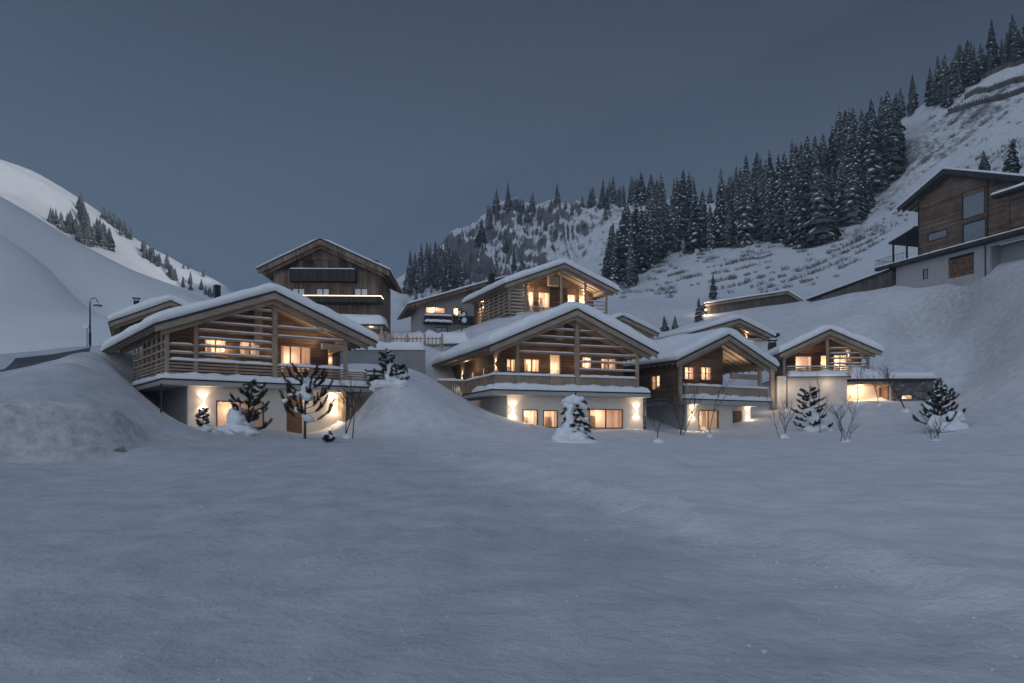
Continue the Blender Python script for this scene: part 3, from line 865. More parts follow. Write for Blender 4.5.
H.slab(1.6, 13.2, .5, 15, 3.45, ZF - .05, (1.6, 13.1), (.9, 12), t=.45, w=.7, seed=31)
for x, y in ((1.2, .9), (11.9, 1.0)): H.post(x, y, ZF - .6, H.zr(x) - .47, .3)
mb = MB(); mb.box(.7, 1.3, 1.2, 2.19, 3.4, H.zr(1.0) - .47); H.part('corner_post', mb, M['log'])
for x in (1.2, 6.7, 12.0): H.purlin(x, .7, 15.5, H.zr(x) - .47)
mb = MB(); mb.box(8.0, 12.2, 1.0, 1.3, 6.1, 6.6); H.part('tie_beam', mb, M['larch'])
H.rail_boards([(1.9, 5.0), (1.9, .95), (13.0, .95)], ZF, 5.15, gap=.19, w=.185, seed=33)
yl = 1.5
x0 = H.f(687, 415, yl)[0]; x1 = H.f(732, 415, yl)[0]; x2 = H.f(754, 415, yl)[0]
hs = [H.fr(698.5, 410, 718.5, 436, yl)]
mb = MB(); mb.wall(x0, x1, -.4, 3.44, yl, .25, hs); H.part('lower_wall', mb, M['plaster'])
H.window(hs[0], yl, th=.25, nx=2, lit=24, curtain=.4, name='glass_door', pos=.3)
hr = H.fr(733, 411, 740, 428, yl + 1.0)
mb = MB(); mb.box(x1 + .003, x2 + .6, yl + 1.0, yl + 1.2, -.4, 3.44); mb.box(x1 - .2, x1, yl + .253, yl + 1.2, -.4, 3.44); H.part('recess_wall', mb, M['plaster'])
hq = H.fr(733, 411, 741.5, 430, yl + 1.0)
mb = MB(); mb.box(hq[0], hq[1], yl + .92, yl + .998, .1, hq[3]); H.part('front_door', mb, M['frame'])
xs, zs = H.f(692, 412.5, yl); H.sconce(xs, yl, zs, 44)
xs, zs = H.f(747.5, 413.5, yl + 1.0); H.sconce(xs, yl + 1.0, zs, 44)
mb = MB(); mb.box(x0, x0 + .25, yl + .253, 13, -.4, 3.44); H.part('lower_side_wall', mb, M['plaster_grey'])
mb = MB(); mb.box(x2 + .65, 12.6, 2.9, 3.1, -.4, 2.2); H.part('wood_panel', mb, M['log'])
point(H.P(4.4, 1.2, 6.8), 6, H.root, WARM2, .05)
spot(H.P(9.6, 2.4, 6.8), (.05, .1, 1), 60, H.root, WARM, 140, .8)
spot(H.P(8.9, 5.5, 6.8), (.05, -.2, 1), 45, H.root, WARM, 140, .8)

# ---- chalet on the right with the lit entrance court
c4 = House('entrance_court_chalet', 'rightmost lit chalet with glowing entrance recess and dark dry stone side wall', 'chalet', 4, 780, 353, 86, 3.0, 'timber chalets with snow covered roofs')
H = c4
A_ = H.f(830.5, 329, 0); R_ = H.f(882, 351, 0); W = R_[0]; XA = A_[0]
H.roof((0, 9.42), A_, R_, 9, T=.8, seed=5)
H.chimney(.8, 6.5, 9.5, 11.3, .8, cap=True)
ZF = 6.9; YW = 3.2
hs = [H.fr(795, 356, 812, 372, YW), H.fr(820, 355, 829, 373, YW), H.fr(833, 353, 847, 370, YW)]
hs = [(a, b, ZF + .15, d) for a, b, c, d in hs]
upper_walls(H, 1.0, W - 1.0, ZF, YW, 8.6, hs)
for i, h in enumerate(hs): H.window(h, YW, nx=(1, 1, 2)[i], lit=(42, 34, 52)[i], curtain=(.0, .1, .25)[i], name='terrace_door', col=WARM2 if i < 2 else WARM, pos=(.1, .5, .5)[i])
for x in (.7, XA, W - 1.1): H.post(x, 1.0, ZF, H.zr(x) - .47, .26)
for x in (1.0, XA, W - 1.1): H.purlin(x, .7, 8.6, H.zr(x) - .47)
H.rail_h(.9, W - 1.2, .98, ZF + .12, 7.95, 4, posts=(3.2, XA, 8.0), cap=.09, seed=41)
H.slats(XA + .2, W - 1.2, 1.0, [8.25, 8.8, 9.35, 9.9], seed=43, snow=.08, off=.2)
xl, _ = H.f(787.5, 385, .5); xr, _ = H.f(850, 385, .5)
xa = H.f(847, 390, .5)[0]; xb = H.f(891, 390, .5)[0]; xc = H.f(934, 390, .5)[0]
ztop = 6.55
H.slab(xl - .2, xa + .3, .2, 12, ztop, ZF - .02, (xl, xa), None, t=.6, w=1.4, seed=45)
mb = MB(); mb.box(xl, xa, .5, .75, 2.2, ztop - .002); H.part('lower_wall', mb, M['plaster'])
mb = MB(); mb.box(xl, xl + .25, .753, 11, 2.2, ztop - .002); H.part('lower_side_wall', mb, M['plaster'])
# entrance recess: three bright walls, a lintel and a timber door
mb = MB(); mb.box(xa - .2, xb + .2, 3.0, 3.2, 3, 6.0); mb.box(xb, xb + .2, .9, 2.998, 3, 6.0); mb.box(xa - .2, xa - .003, .753, 2.998, 3, 6.0)
H.part('entrance_wall', mb, M['plaster'])
mb = MB(); mb.box(xa - .003, xb + .25, .45, 3.4, 6.0, 6.3); H.part('entrance_soffit', mb, M['larch'])
mb = MB(); xd = H.f(879, 395, 2.9)[0]; mb.box(xd, xb - .05, 2.86, 2.998, 3, 5.75); mb.box(xb - .14, xb - .003, 1.0, 2.85, 3, 5.9); H.part('front_door', mb, M['frame'])
hw = H.fr(901, 394.5, 913, 400, .62)
mb = MB(); mb.wall(xb + .25, xc, 2.5, 6.35, .6, .4, [hw]); H.part('stone_wall', mb, M['stone'])
H.window(hw, .6, th=.4, nx=1, lit=9, curtain=.0)
mb = MB(); mb.box(xa + .3, xc + .15, .3, 8.0, 6.36, 6.6)
an = H.part('annex_roof', mb, M['roof'])
sn = MB()
us = [i / 26 for i in range(27)]; vs = [(0, 0), (-.03, .4), (-.02, .8), (.06, 1), (.2, 1), (.4, 1), (.6, 1), (.8, 1), (1, 1)]
def annex_pos(u, v):
    fy, k = v; e = min(1, min(u, 1 - u) / .04) ** .5 if 0 < u < 1 else 0
    x = xa + .3 + (xc - xa - .15) * u; y = .25 + 7.7 * fy
    t = (.75 + .95 * max(0, 1 - u * 2.0) * min(1, fy * 4 + .3)) * k * e * (1 + .2 * mnoise.noise(Vector((x * .5, y * .5, 2))))
    return (x, y, 6.6 + t)
sn.blanket(us, vs, annex_pos); H.part('annex_snow', sn, M['snow'], an, True)
point(H.P((xa + xb) / 2 - .5, 1.9, 5.7), 60, H.root, (1, .68, .42), .12)
spot(H.P(xb - .9, 1.6, 5.9), (.1, .1, -1), 30, H.root, WARM, 120, .7)
# stair tower in cream plaster at the left corner
mb = MB(); hx = H.f(778, 400, -.2)[0]; hx2 = H.f(786.5, 400, -.2)[0]
mb.box(hx - .6, hx - .2, .4, .8, 3, 9.0); H.part('tall_post', mb, M['larch_v'])
mb = MB(); mb.box(hx, hx2 - .01, -.1, .4, 2.2, 6.9); H.part('corner_pillar', mb, M['plaster'])
point(H.P(xa - 2.2, -.35, 6.1), 7, H.root, WARM, .06)
point(H.P(hx + 1.4, -.45, 5.6), 7, H.root, WARM, .06)
point(H.P(hx - .8, -.9, 5.2), 22, H.root, WARM, .06)
xs, zs = H.f(841, 357, YW); H.sconce(min(xs + .75, W - 1.5), YW, zs + .2, 34)
spot(H.P(3.4, 1.9, 8.6), (0, .1, 1), 55, H.root, WARM2, 140, .8)

# ---- small chalet with lit slats behind
c6 = House('small_slat_chalet', 'small chalet with a lit slatted gable half hidden behind the solid balcony chalet', 'chalet', -24, 690, 331, 104, 10.0, 'timber chalets with snow covered roofs')
H = c6
A_ = H.f(740, 318.5, 0); R_ = H.f(775, 336, 0); L_ = H.f(690, 333, 0)
H.roof((0, L_[1]), A_, R_, 10, T=.7, seed=6)
W = R_[0]
hs = [(A_[0] - 1.0, A_[0] + .9, 12.4, 14.6)]
upper_walls(H, 1.0, W - 1.2, 9.0, 2.5, 9.5, hs)
H.window(hs[0], 2.5, nx=2, lit=45, curtain=.1)
H.post(A_[0] - .6, .9, 9.5, H.zr(A_[0] - .6) - .47, .3); H.post(W - 1.2, .9, 9.5, H.zr(W - 1.2) - .47, .26)
H.slats(A_[0] - .4, W - 1.3, .9, [11.3, 11.9, 12.5, 13.1, 13.7], snow=.1, off=.1)
mb = MB(); mb.box(1.0, W - 1.0, .8, 2.48, 10.6, 10.9); H.part('balcony_slab', mb, M['slab'])
xs, zs = H.f(746, 336.5, 2.5); H.sconce(xs, 2.5, zs, 36)
xs = W - .2
mb = MB(); mb.box(W + .1, W + 1.2, .6, 1.5, 9, R_[1] - .7); H.part('chimney_block', mb, M['plaster'])
mb = MB(); mb.box(W + .2, W + 1.3, .5, 1.6, R_[1] - .69, R_[1] + .5); H.part('chimney_hood', mb, M['iron'])

# ---- gable peeping between the central and the solid balcony chalets
c7 = House('hidden_gable_chalet', 'brown chalet gable peeping out behind the right slope of the central roof', 'chalet', -24, 594, 328, 96, 9.0, 'timber chalets with snow covered roofs')
H = c7
A_ = H.f(623, 315.5, 0); R_ = H.f(659, 333, 0); L_ = H.f(594, 328, 0)
H.roof((0, L_[1]), A_, R_, 10, T=.6, seed=7)
upper_walls(H, .8, R_[0] - .8, 8.0, 1.4, 9.5, [], 'brown_h')
H.chimney(R_[0] + .6, 4.0, 9.5, 14.3, .7, cap=False)
mb = MB(); mb.box(R_[0] + .1, R_[0] + 1.2, 3.4, 4.6, 7.5, 11.5); H.part('chimney_base', mb, M['plaster_grey'])

# ---- roof behind the left chalet
c8 = House('rear_corner_chalet', 'chalet of which only the thick snowy roof shows behind the left slat chalet', 'chalet', -25, 109, 321.5, 84, 7.0, 'timber chalets with snow covered roofs')
H = c8
A_ = H.f(171, 300, 0); L_ = H.f(109, 321.5, 0); R_ = (2 * A_[0], L_[1])
H.roof((0, L_[1]), A_, R_, 14, T=.85, seed=8)
upper_walls(H, 1.0, R_[0] - 1.0, 6.5, 1.6, 13.5, [])
H.chimney(2.6, 5.0, H.zr(2.6) - .1, H.zr(2.6) + 2.0, .6)

# ---- big brown guest house behind
ho = House('guest_house', 'tall brown boarded guest house with dark balcony and tidy snow dusted gable roof', 'guest house', -2, 257, 268, 84, 8.6)
H = ho
A_ = H.f(320, 238, 0); R_ = H.f(389, 269, 0)
H.roof((0, 18.15), A_, (R_[0], 18.1), 13, T=.22, seed=9, barge=.5, wood_m='hotel_v', step=1.3)
W = R_[0]; YW = 1.4
tp = [H.fr(296.5, 260, 304.5, 269, YW), H.fr(314.5, 260, 329, 269, YW), H.fr(345.5, 260, 353, 269, YW)]
bt = [H.fr(292, 288, 305, 296, YW), H.fr(316, 288, 329.5, 296, YW), H.fr(354, 288, 368, 296, YW)]
lo_ = [H.fr(372, 326, 384, 334, YW)]
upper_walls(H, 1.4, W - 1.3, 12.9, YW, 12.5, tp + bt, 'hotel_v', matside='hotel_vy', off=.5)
for i, h in enumerate(tp + bt): H.window(h, YW, nx=1 if i in (0, 2) else 2, lit=0, frame='frame_dark', blind=True, fw=.07)
xb0 = H.f(290, 275, .5)[0]; xb1 = H.f(356, 275, .5)[0]; zb1 = H.f(320, 269, .3)[1]; zb0 = H.f(320, 281, .3)[1]
mb = MB(); mb.box(xb0, xb1, .25, .33, zb0, zb1); mb.box(xb0, xb0 + .08, .332, YW - .003, zb0, zb1); mb.box(xb1 - .08, xb1, .332, YW - .003, zb0, zb1); mb.box(xb0 + .082, xb1 - .082, .334, YW - .003, zb0 + .02, zb0 + .15)
bo = H.part('balcony', mb, M['dark_wood'])
mb = MB(); mb.snow_strip((xb0, .29, zb1), (xb1, .29, zb1), .22, .1, 3); H.part('rail_snow', mb, M['snow'], bo, True)
zt = H.f(340, 296, -.4)[1]; zu = H.f(340, 302, -.4)[1]; xq0 = H.f(302, 298, -.4)[0]; xq1 = H.f(381, 298, -.4)[0]
mb = MB(); mb.box(xq0, xq1, -.5, YW - .003, zu, zt); bo = H.part('lower_balcony', mb, M['dark_wood'])
mb = MB(); mb.box(xq0, xq1, -.53, -.503, zt - .02, zt + .06); mb.box(xq1 + .003, xq1 + .03, -.5, YW - .02, zt - .02, zt + .06); H.part('light_strip', mb, M['strip'], bo)
mb = MB(); mb.wall(1.4, W - 1.3, 7.5, 12.88, YW, .25, lo_); H.part('lower_wall', mb, M['plaster_grey'])
H.window(lo_[0], YW, th=.25, nx=1, lit=40, curtain=0, col=WARM2)
mb = MB(); mb.box(W - 1.55, W - 1.302, YW + .253, 12.4, 7.5, 12.88); H.part('lower_side_wall', mb, M['plaster_grey'])
# glazed porch with a thick cushion of snow
pa = H.f(327, 312, -3)[0]; pb = H.f(384, 312, -3)[0]; pz = H.f(350, 326, -3)[1]
mb = MB(); mb.box(pa, pb, -3, YW - .55, pz, pz + .2); po = H.part('porch_roof', mb, M['roof'])
sn = MB()
def porch_pos(u, v):
    e = (1 - abs(2 * u - 1) ** 8) ** .5 * (1 - abs(2 * v - 1) ** 6) ** .5
    x = pa - .1 + (pb - pa + .2) * u; y = -3.1 + 3.9 * v
    return (x, y, pz + .19 + 1.45 * e * (.72 + .28 * v) * (1 + .12 * mnoise.noise(Vector((x * .6, y * .6, 0)))))
sn.blanket([i / 22 for i in range(23)], [i / 14 for i in range(15)], porch_pos); H.part('porch_snow', sn, M['snow'], po, True)
mb = MB(); mb.box(pa + .2, pa + .4, -2.9, -2.7, 7.5, pz - .002); mb.box(pb - .4, pb - .2, -2.9, -2.7, 7.5, pz - .002); mb.box(pa + .4, pb - .4, -2.85, -2.75, 7.5, pz - 1.3); H.part('porch_front', mb, M['plaster_grey'])
point(H.P(pb - 1.5, -1.6, pz - .5), 35, H.root, WARM2, .08)

# ---- pale house with lit balcony between
gh = House('pale_plaster_house', 'pale plastered house with long low roof and two lit balconies beyond the picket fence', 'house', -14, 408, 303, 112, 14.0)
H = gh
A_ = H.f(508, 276, 0); L_ = H.f(408, 304, 0)
Rr_ = (2 * A_[0] - L_[0], L_[1])
H.roof((0, L_[1]), A_, Rr_, 14, T=.3, seed=10, barge=.35, wood_m='hotel_v', step=1.4)
YW = 1.6; W = Rr_[0]
hs = [H.fr(425, 307, 445.5, 313.5, YW), H.fr(453, 308, 463.5, 316, YW)]
lw = [H.fr(435, 327, 448, 333, YW)]
upper_walls(H, 2.0, W - 2, 11, YW, 13.5, hs + lw, 'plaster_grey', off=.45)
for h in hs: H.window(h, YW, nx=2, lit=48, curtain=.1, frame='frame_dark', col=WARM2)
H.window(lw[0], YW, nx=2, lit=0, frame='frame_dark', dark=True)
q = H.fr(424, 316, 452, 323, .4)
mb = MB(); mb.box(q[0], q[1], .3, .38, q[2], q[3]); mb.box(q[0], q[1], .383, YW - .003, q[2] - .1, q[2] + .1); bo = H.part('balcony', mb, M['dark_wood'])
mb = MB(); mb.snow_strip((q[0], .34, q[3]), (q[1], .34, q[3]), .5, .3, 4); mb.snow_strip((q[0], .1, q[2] + .1), (q[1], .1, q[2] + .1), .4, .35, 5); H.part('rail_snow', mb, M['snow'], bo, True)
q2 = H.fr(453, 316, 476, 325, .4)
mb = MB(); mb.box(q2[0], q2[1], .3, .38, q2[2], q2[3]); H.part('balcony', mb, M['dark_wood'])

# ---- big house on the slope at the right
rh = House('hillside_house', 'unlit brown house with tall windows on the snow slope at the right', 'house', 71, 897, 208, 115, 20.5)
H = rh
H.roof((0, 33.52), (7.94, 36.63), (20.7, 31.5), 15, T=.3, seed=11, barge=.5, wood_m='dark_wood', step=1.2)
YW = 1.3; ZB = 25.45
q = [H.fr(962, 189, 985, 217, YW), H.fr(962.5, 221, 986, 247, YW), H.fr(927.5, 231, 947.5, 239.5, YW)]
q[1] = (q[1][0], q[1][1], max(q[1][2], ZB + .1), q[1][3])
zt = H.zr(2.6) - .5
XR = 17.5
mb = MB(); mb.wall(2.6, XR, ZB, min(zt, H.zr(XR) - .5), YW, .25, q, gable_top(H, 2.6, XR, 0, .5)); H.part('upper_wall', mb, M['brown_h'])
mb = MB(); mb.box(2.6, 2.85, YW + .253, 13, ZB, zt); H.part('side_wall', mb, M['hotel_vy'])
for i, h in enumerate(q): H.window(h, YW, th=.25, nx=1, lit=0, dark=True, frame='frame_dark', fw=.12)
xd = H.f(988, 220, YW)[0]
mb = MB(); mb.tube([(xd, YW - .1, H.zr(xd) - .8), (xd, YW - .1, ZB)], .07, 6); mb.tube([(2.66, YW - .1, H.zr(2.66) - .8), (2.66, YW - .1, 20.5)], .07, 6); H.part('downpipe', mb, M['iron'])
# projecting right wing with its own little roof
mb = MB(); mb.box(XR + .003, 27.5, -.2, 11, ZB, 31.0); H.part('side_wing', mb, M['brown_h'])
zc = 30.1
mb = MB(); mb.box(16.4, 27.8, -1.6, -.203, zc, zc + .3); co = H.part('canopy', mb, M['roof'])
mb = MB(); mb.snow_strip((16.4, -.9, zc + .3), (27.8, -.9, zc + .3), 1.4, .4, 6); H.part('canopy_snow', mb, M['snow'], co, True)
H.window((17.9, 20.2, ZB + .5, 29.4), -.2, nx=2, lit=0, dark=True, frame='frame_dark')
# balcony slab along the front and the terrace with rail on the left
mb = MB(); mb.box(-3.2, 27.5, -1.0, YW - .003, ZB - .5, ZB - .02); mb.box(-3.2, 2.58, YW, 9, ZB - .5, ZB - .02); sl = H.part('balcony_slab', mb, M['dark_wood'])
mb = MB(); mb.snow_strip((-3.2, -.85, ZB - .02), (27.5, -.85, ZB - .02), .3, .15, 9); H.part('slab_snow', mb, M['snow'], sl, True)
mb = MB()
for i in range(24):
    mb.box(-3.15, -3.12, -.9 + i * .36, -.87 + i * .36, ZB, ZB + 1.05)
for i in range(14):
    mb.box(-3.1 + i * .4, -3.07 + i * .4, -.95, -.92, ZB, ZB + 1.05)
mb.box(-3.17, 2.5, -.96, -.91, ZB + 1.05, ZB + 1.1); mb.box(-3.17, -3.11, -.9, 7.9, ZB + 1.05, ZB + 1.1); H.part('terrace_rail', mb, M['iron'])
mb = MB(); mb.prism([(-1.8, 28.7), (2.58, 29.75), (2.58, 29.95), (-1.8, 28.9)], .2, 8); tr = H.part('terrace_roof', mb, M['roof'])
sn = MB()
sn.blanket([i / 10 for i in range(11)], [0, .04, .1, .5, .9, .96, 1], lambda u, v: (-1.9 + 4.47 * u, .1 + 8 * v, 28.89 + 1.05 * u + .5 * (1 - abs(2 * v - 1) ** 6) ** .5 * min(1, u * 8)))
H.part('terrace_snow', sn, M['snow'], tr, True)
mb = MB(); mb.box(-1.3, -1.1, .4, .6, ZB, 28.75); mb.box(-1.3, -1.1, 6.4, 6.6, ZB, 28.75); mb.box(1.2, 1.4, .4, .6, ZB, 29.4); H.part('terrace_post', mb, M['iron'])
# ground floor
g1 = H.fr(948, 256, 974, 274, .2); g1 = (g1[0], g1[1], 21.6, ZB - 1.0)
g2 = (H.f(990, 255, .2)[0], 23.5, 20.6, ZB - .9); g3 = H.fr(923, 269, 928, 279, .2)
mb = MB(); mb.wall(-.4, 27.5, 17.5, ZB - .503, .2, .3, [g1, g2, g3]); H.part('ground_floor_wall', mb, M['plaster_grey'])
mb = MB(); mb.box(-.4, -.1, .503, 13, 17.5, ZB - .503); H.part('side_wall', mb, M['plaster_grey'])
H.window(g3, .2, nx=1, lit=0, dark=True, frame='frame_dark')
mb = MB(); mb.box(g2[0], g2[1], 2.0, 2.2, 20, ZB - .6); mb.box(g2[0] - .1, g2[0] - .003, .503, 2.2, 20, ZB - .6); mb.box(g1[0] - .1, g1[1] + .1, 1.6, 1.7, 20, ZB - .6); H.part('recess_wall', mb, M['concrete'])
mb = MB(); mb.tube([(g2[0] - .6, .1, ZB - .6), (g2[0] - .6, .1, 20)], .07, 6); H.part('downpipe', mb, M['iron'])
# split logs stacked in the niche: a thing of its own
px_, py_ = H.w((g1[0] + g1[1]) / 2, .7)
wst = MB(); rl = random.Random(5)
zz = 21.62
while zz < g1[3] - .35:
    xx = -(g1[1] - g1[0]) / 2 + .15
    while xx < (g1[1] - g1[0]) / 2 - .1:
        r_ = rl.uniform(.09, .16)
        wst.tube([(xx, -.3 + rl.uniform(-.06, .06), zz - 21.62 + r_), (xx, .5, zz - 21.62 + r_)], r_, 6)
        xx += r_ * 2.05
    zz += .25
o = wst.build('firewood_stack', [M['firewood']]); o.location = (px_, py_, 21.6); o.rotation_euler = (0, 0, H.root.rotation_euler[2])
tag(o, 'stack of split firewood in the ground floor niche of the hillside house', 'firewood')

# ---- dark hut on the shoulder
hu = House('hillside_hut', 'long low dark boarded hut with a lamp on its left end above the chalets', 'hut', 0, 705, 303.5, 138, 21.5)
H = hu
A_ = H.f(788, 291, 0); R_ = H.f(804.5, 301, 0)
H.roof((0, 23.66), A_, R_, 9, T=.35, seed=12, barge=.3, rafters=False, inner=False)
upper_walls(H, .5, R_[0] - .5, 20.3, .7, 8.5, [], 'hut_v', off=.3)
mb = MB(); mb.box(.05, .35, .2, .45, 22.4, 22.75); o = H.part('wall_lamp', mb, M['iron']); mb = MB(); mb.box(.08, .32, .17, .198, 22.45, 22.7); H.part('lens', mb, M['lens'], o)
point(H.P(.2, -.3, 22.75), 55, H.root, WARM, .2)
# ---- lean-to below the hillside house
sh = House('lean_to_shed', 'low lean to shed with a railing along its snowy roof left of the hillside house', 'shed', 60, 806, 299, 128, 21.0)
H = sh
za = 22.6
q = H.f(889, 271, 0)
mb = MB(); mb.prism([(0, za), (q[0], q[1] + .3), (q[0], q[1] + .1), (0, za - .2)], 0, 6); r_ = H.part('roof', mb, M['roof']); H.roof_o = r_
sn = MB(); sn.blanket([i / 20 for i in range(21)], [0, .05, .2, .5, .8, 1], lambda u, v: (q[0] * u, 6 * v, za + (q[1] + .3 - za) * u + .38 * (1 - abs(2 * v - 1) ** 8) ** .5 + .05 * mnoise.noise(Vector((u * 9, v * 3, 0)))))
H.part('roof_snow', sn, M['snow'], r_, True)
mb = MB(); mb.prism([(.5, za - 3.5), (q[0], za - 3.5), (q[0], q[1] + .09), (.5, za - .25)], .4, 5.8); H.part('wall', mb, M['hut_v'])
mb = MB()
for i in range(12):
    u = i / 11; mb.box(q[0] * u, q[0] * u + .08, 5.5, 5.58, za + (q[1] + .3 - za) * u, za + (q[1] + .3 - za) * u + 1.0)
mb.beam((0, 5.54, za + .95), (q[0], 5.54, q[1] + 1.25), .06, .06); H.part('railing', mb, M['iron'])
# ================================================================== terrain
def pt(px, py, Y):
    return ((px - HX) / F * Y, Y, (HY - py) / F * Y)


class TPS:
    def __init__(s, pts, lam=2e-4):
        P = np.array(pts, float); s.c = P[:, :2] / 100.0; n = len(P)
        K = s.k(s.c, s.c) + lam * np.eye(n)
        Q = np.hstack([np.ones((n, 1)), s.c])
        A = np.block([[K, Q], [Q.T, np.zeros((3, 3))]])
        s.w = np.linalg.solve(A, np.concatenate([P[:, 2], np.zeros(3)]))

    @staticmethod
    def k(a, b):
        d2 = ((a[:, None, :] - b[None, :, :]) ** 2).sum(-1) + 1e-12
        return .5 * d2 * np.log(d2)

    def __call__(s, X, Y):
        X = np.asarray(X, float); q = np.stack([X.ravel(), np.asarray(Y, float).ravel()], 1) / 100.0
        out = np.empty(len(q)); n = len(s.c)
        for i in range(0, len(q), 20000):
            a = q[i:i + 20000]
            out[i:i + 20000] = s.k(a, s.c) @ s.w[:n] + s.w[n] + a @ s.w[n + 1:]
        return out.reshape(X.shape)


def loc(Hh, x, y, z):
    a = Hh.w(x, y); return (a[0], a[1], z)


G = []
for X in (-60, -25, 0, 25, 50): G += [(X, -40, -1.9), (X, -10, -1.75)]
for px in (-200, 100, 512, 900, 1200): G += [pt(px, 440 + 796 * 1.72 / 6, 6)]
for px in (-300, 150, 512, 900, 1350): G += [pt(px, 440 + 796 * 1.35 / 15, 15)]
for px, z in ((-150, -.9), (250, -.85), (512, -.8), (780, -.75), (1150, -.6)): G.append(pt(px, 440 - 796 * z / 25, 25))
for px, z in ((180, -.35), (350, -.25), (512, -.15), (700, -.15), (880, -.1), (1100, .5)): G.append(pt(px, 440 - 796 * z / 38, 38))
G += [pt(305, 437, 47), pt(230, 433, 49), pt(420, 440, 51), pt(560, 442, 55), pt(660, 446, 57), pt(780, 439, 62), pt(845, 441, 62), pt(935, 445, 58), pt(1024, 441, 52)]
# around the left chalet
G += [loc(c1, 2.4, 1.2, .95), loc(c1, 8, 1.2, 1.0), loc(c1, 14.5, 1.0, 1.25), loc(c1, 2.2, 5, 1.3), loc(c1, 2.0, 10, 2.6), loc(c1, 1.0, 17, 5.8), loc(c1, 8, 12, 2.0), loc(c1, 8, 20, 6.5), loc(c1, 15.5, 8, 3.0), loc(c1, 16.5, 16, 6.2)]
G += [pt(135, 413, 50), pt(128, 390, 52), pt(118, 376, 54), pt(114, 382, 46)]
# snow bank at the left, cut by the plough
G += [pt(78, 360, 46), pt(60, 363, 45), pt(40, 372, 43), pt(20, 378, 42), pt(0, 380, 41.5), pt(-60, 384, 41), pt(0, 384, 46), pt(25, 381, 46.5), pt(45, 376, 47.5), pt(-60, 386, 46), pt(0, 384, 49), pt(28, 381, 50), pt(80, 355, 53), pt(84, 351, 61), pt(90, 347, 71), pt(108, 362, 53), pt(104, 355, 61), pt(104, 350, 69), pt(130, 392, 45), pt(160, 413, 46), pt(185, 429, 47), pt(100, 400, 40), pt(60, 400, 38), pt(20, 405, 36.5), pt(-40, 410, 35.5),
      pt(35, 425, 35.5), pt(80, 425, 36.5), pt(40, 472, 30.5), pt(95, 462, 31.5), pt(118, 453, 32.5), pt(0, 467, 29.5), pt(-60, 470, 29), pt(135, 440, 36), pt(160, 436, 40), pt(60, 490, 24)]
G += [pt(30, 370, 57), pt(0, 373, 55), pt(-80, 375, 54), pt(55, 366, 61), pt(60, 361, 70), pt(90, 346, 80), pt(20, 361, 70), pt(-60, 360, 75), pt(130, 345, 84), (-75, 50, 4.3), (-75, 70, 6.6), (-60, 95, 11), (-80, 110, 12), (-45, 95, 11)]
# heap between the left and the central chalet
G += [pt(388, 377, 61), pt(375, 392, 60), pt(418, 388, 61), pt(445, 406, 61), pt(470, 421, 61), pt(365, 424, 59), pt(400, 432, 55), pt(440, 434, 56), pt(395, 366, 68), pt(425, 374, 68)]
# central chalet
G += [pt(508, 419, 65.5), pt(560, 429, 67.5), pt(640, 429, 70), pt(480, 416, 64), pt(520, 428, 61), loc(c2, 8, 12, 2), loc(c2, -1.5, 8, 4.2), loc(c2, -1.5, 16, 6.2), loc(c2, 16.5, 12, 3.0), loc(c2, 7, 26, 9.5), loc(c2, 0, 27, 9.5)]
# solid balcony chalet
G += [pt(662, 433, 72), pt(690, 434, 74), pt(760, 428, 78), pt(775, 420, 80), loc(c3, 7, 9, 3), loc(c3, 7, 17, 6.5), loc(c3, 0, 14, 5.5), pt(715, 437, 68)]
# entrance court
G += [pt(795, 414, 82), pt(830, 403, 83.5), pt(870, 401.5, 84.5), pt(905, 402, 85.3), pt(800, 430, 73), pt(870, 425, 74), pt(930, 420, 75), pt(960, 405, 79), loc(c4, 7, 6, 4.4), loc(c4, 7, 14, 8.5), loc(c4, 13, 10, 8.5), loc(c4, 14, -.7, 3.8), loc(c4, 17, -.7, 4.2), loc(c4, 18.3, 3, 6.2), loc(c4, 16.5, 9.5, 8.6), pt(948, 396, 87)]
# slope up to the right
G += [pt(1024, 405, 66), pt(1024, 355, 77), pt(1024, 305, 87), pt(1024, 264, 94.5), pt(985, 272, 102), pt(950, 281, 107), pt(912, 290, 112), pt(975, 355, 90), pt(960, 310, 103), pt(930, 345, 103), pt(889, 289, 114), pt(850, 295, 120), pt(880, 318, 106), pt(830, 318, 114), pt(1100, 420, 55), pt(1150, 330, 66),
      loc(rh, 10, 8, 22.0), loc(rh, 19, 8, 22.4), loc(rh, 10, 20, 28), loc(rh, -3, -4, 20.3)]
G += [pt(840, 294, 126), pt(800, 302, 137), pt(710, 317, 136), pt(760, 308, 136), pt(740, 325, 120), pt(690, 327, 118), pt(640, 334, 118), pt(600, 335, 112)]
# village terrace behind
G += [pt(320, 350, 80), pt(400, 344, 82), pt(350, 348, 82), pt(430, 346, 84), pt(330, 345, 97), pt(440, 336, 110), pt(400, 335, 108), pt(440, 331, 124), pt(540, 320, 93), pt(500, 322, 96), pt(560, 318, 108), pt(250, 345, 100), pt(180, 348, 98),
      pt(395, 371, 73.5), pt(370, 375, 73)]
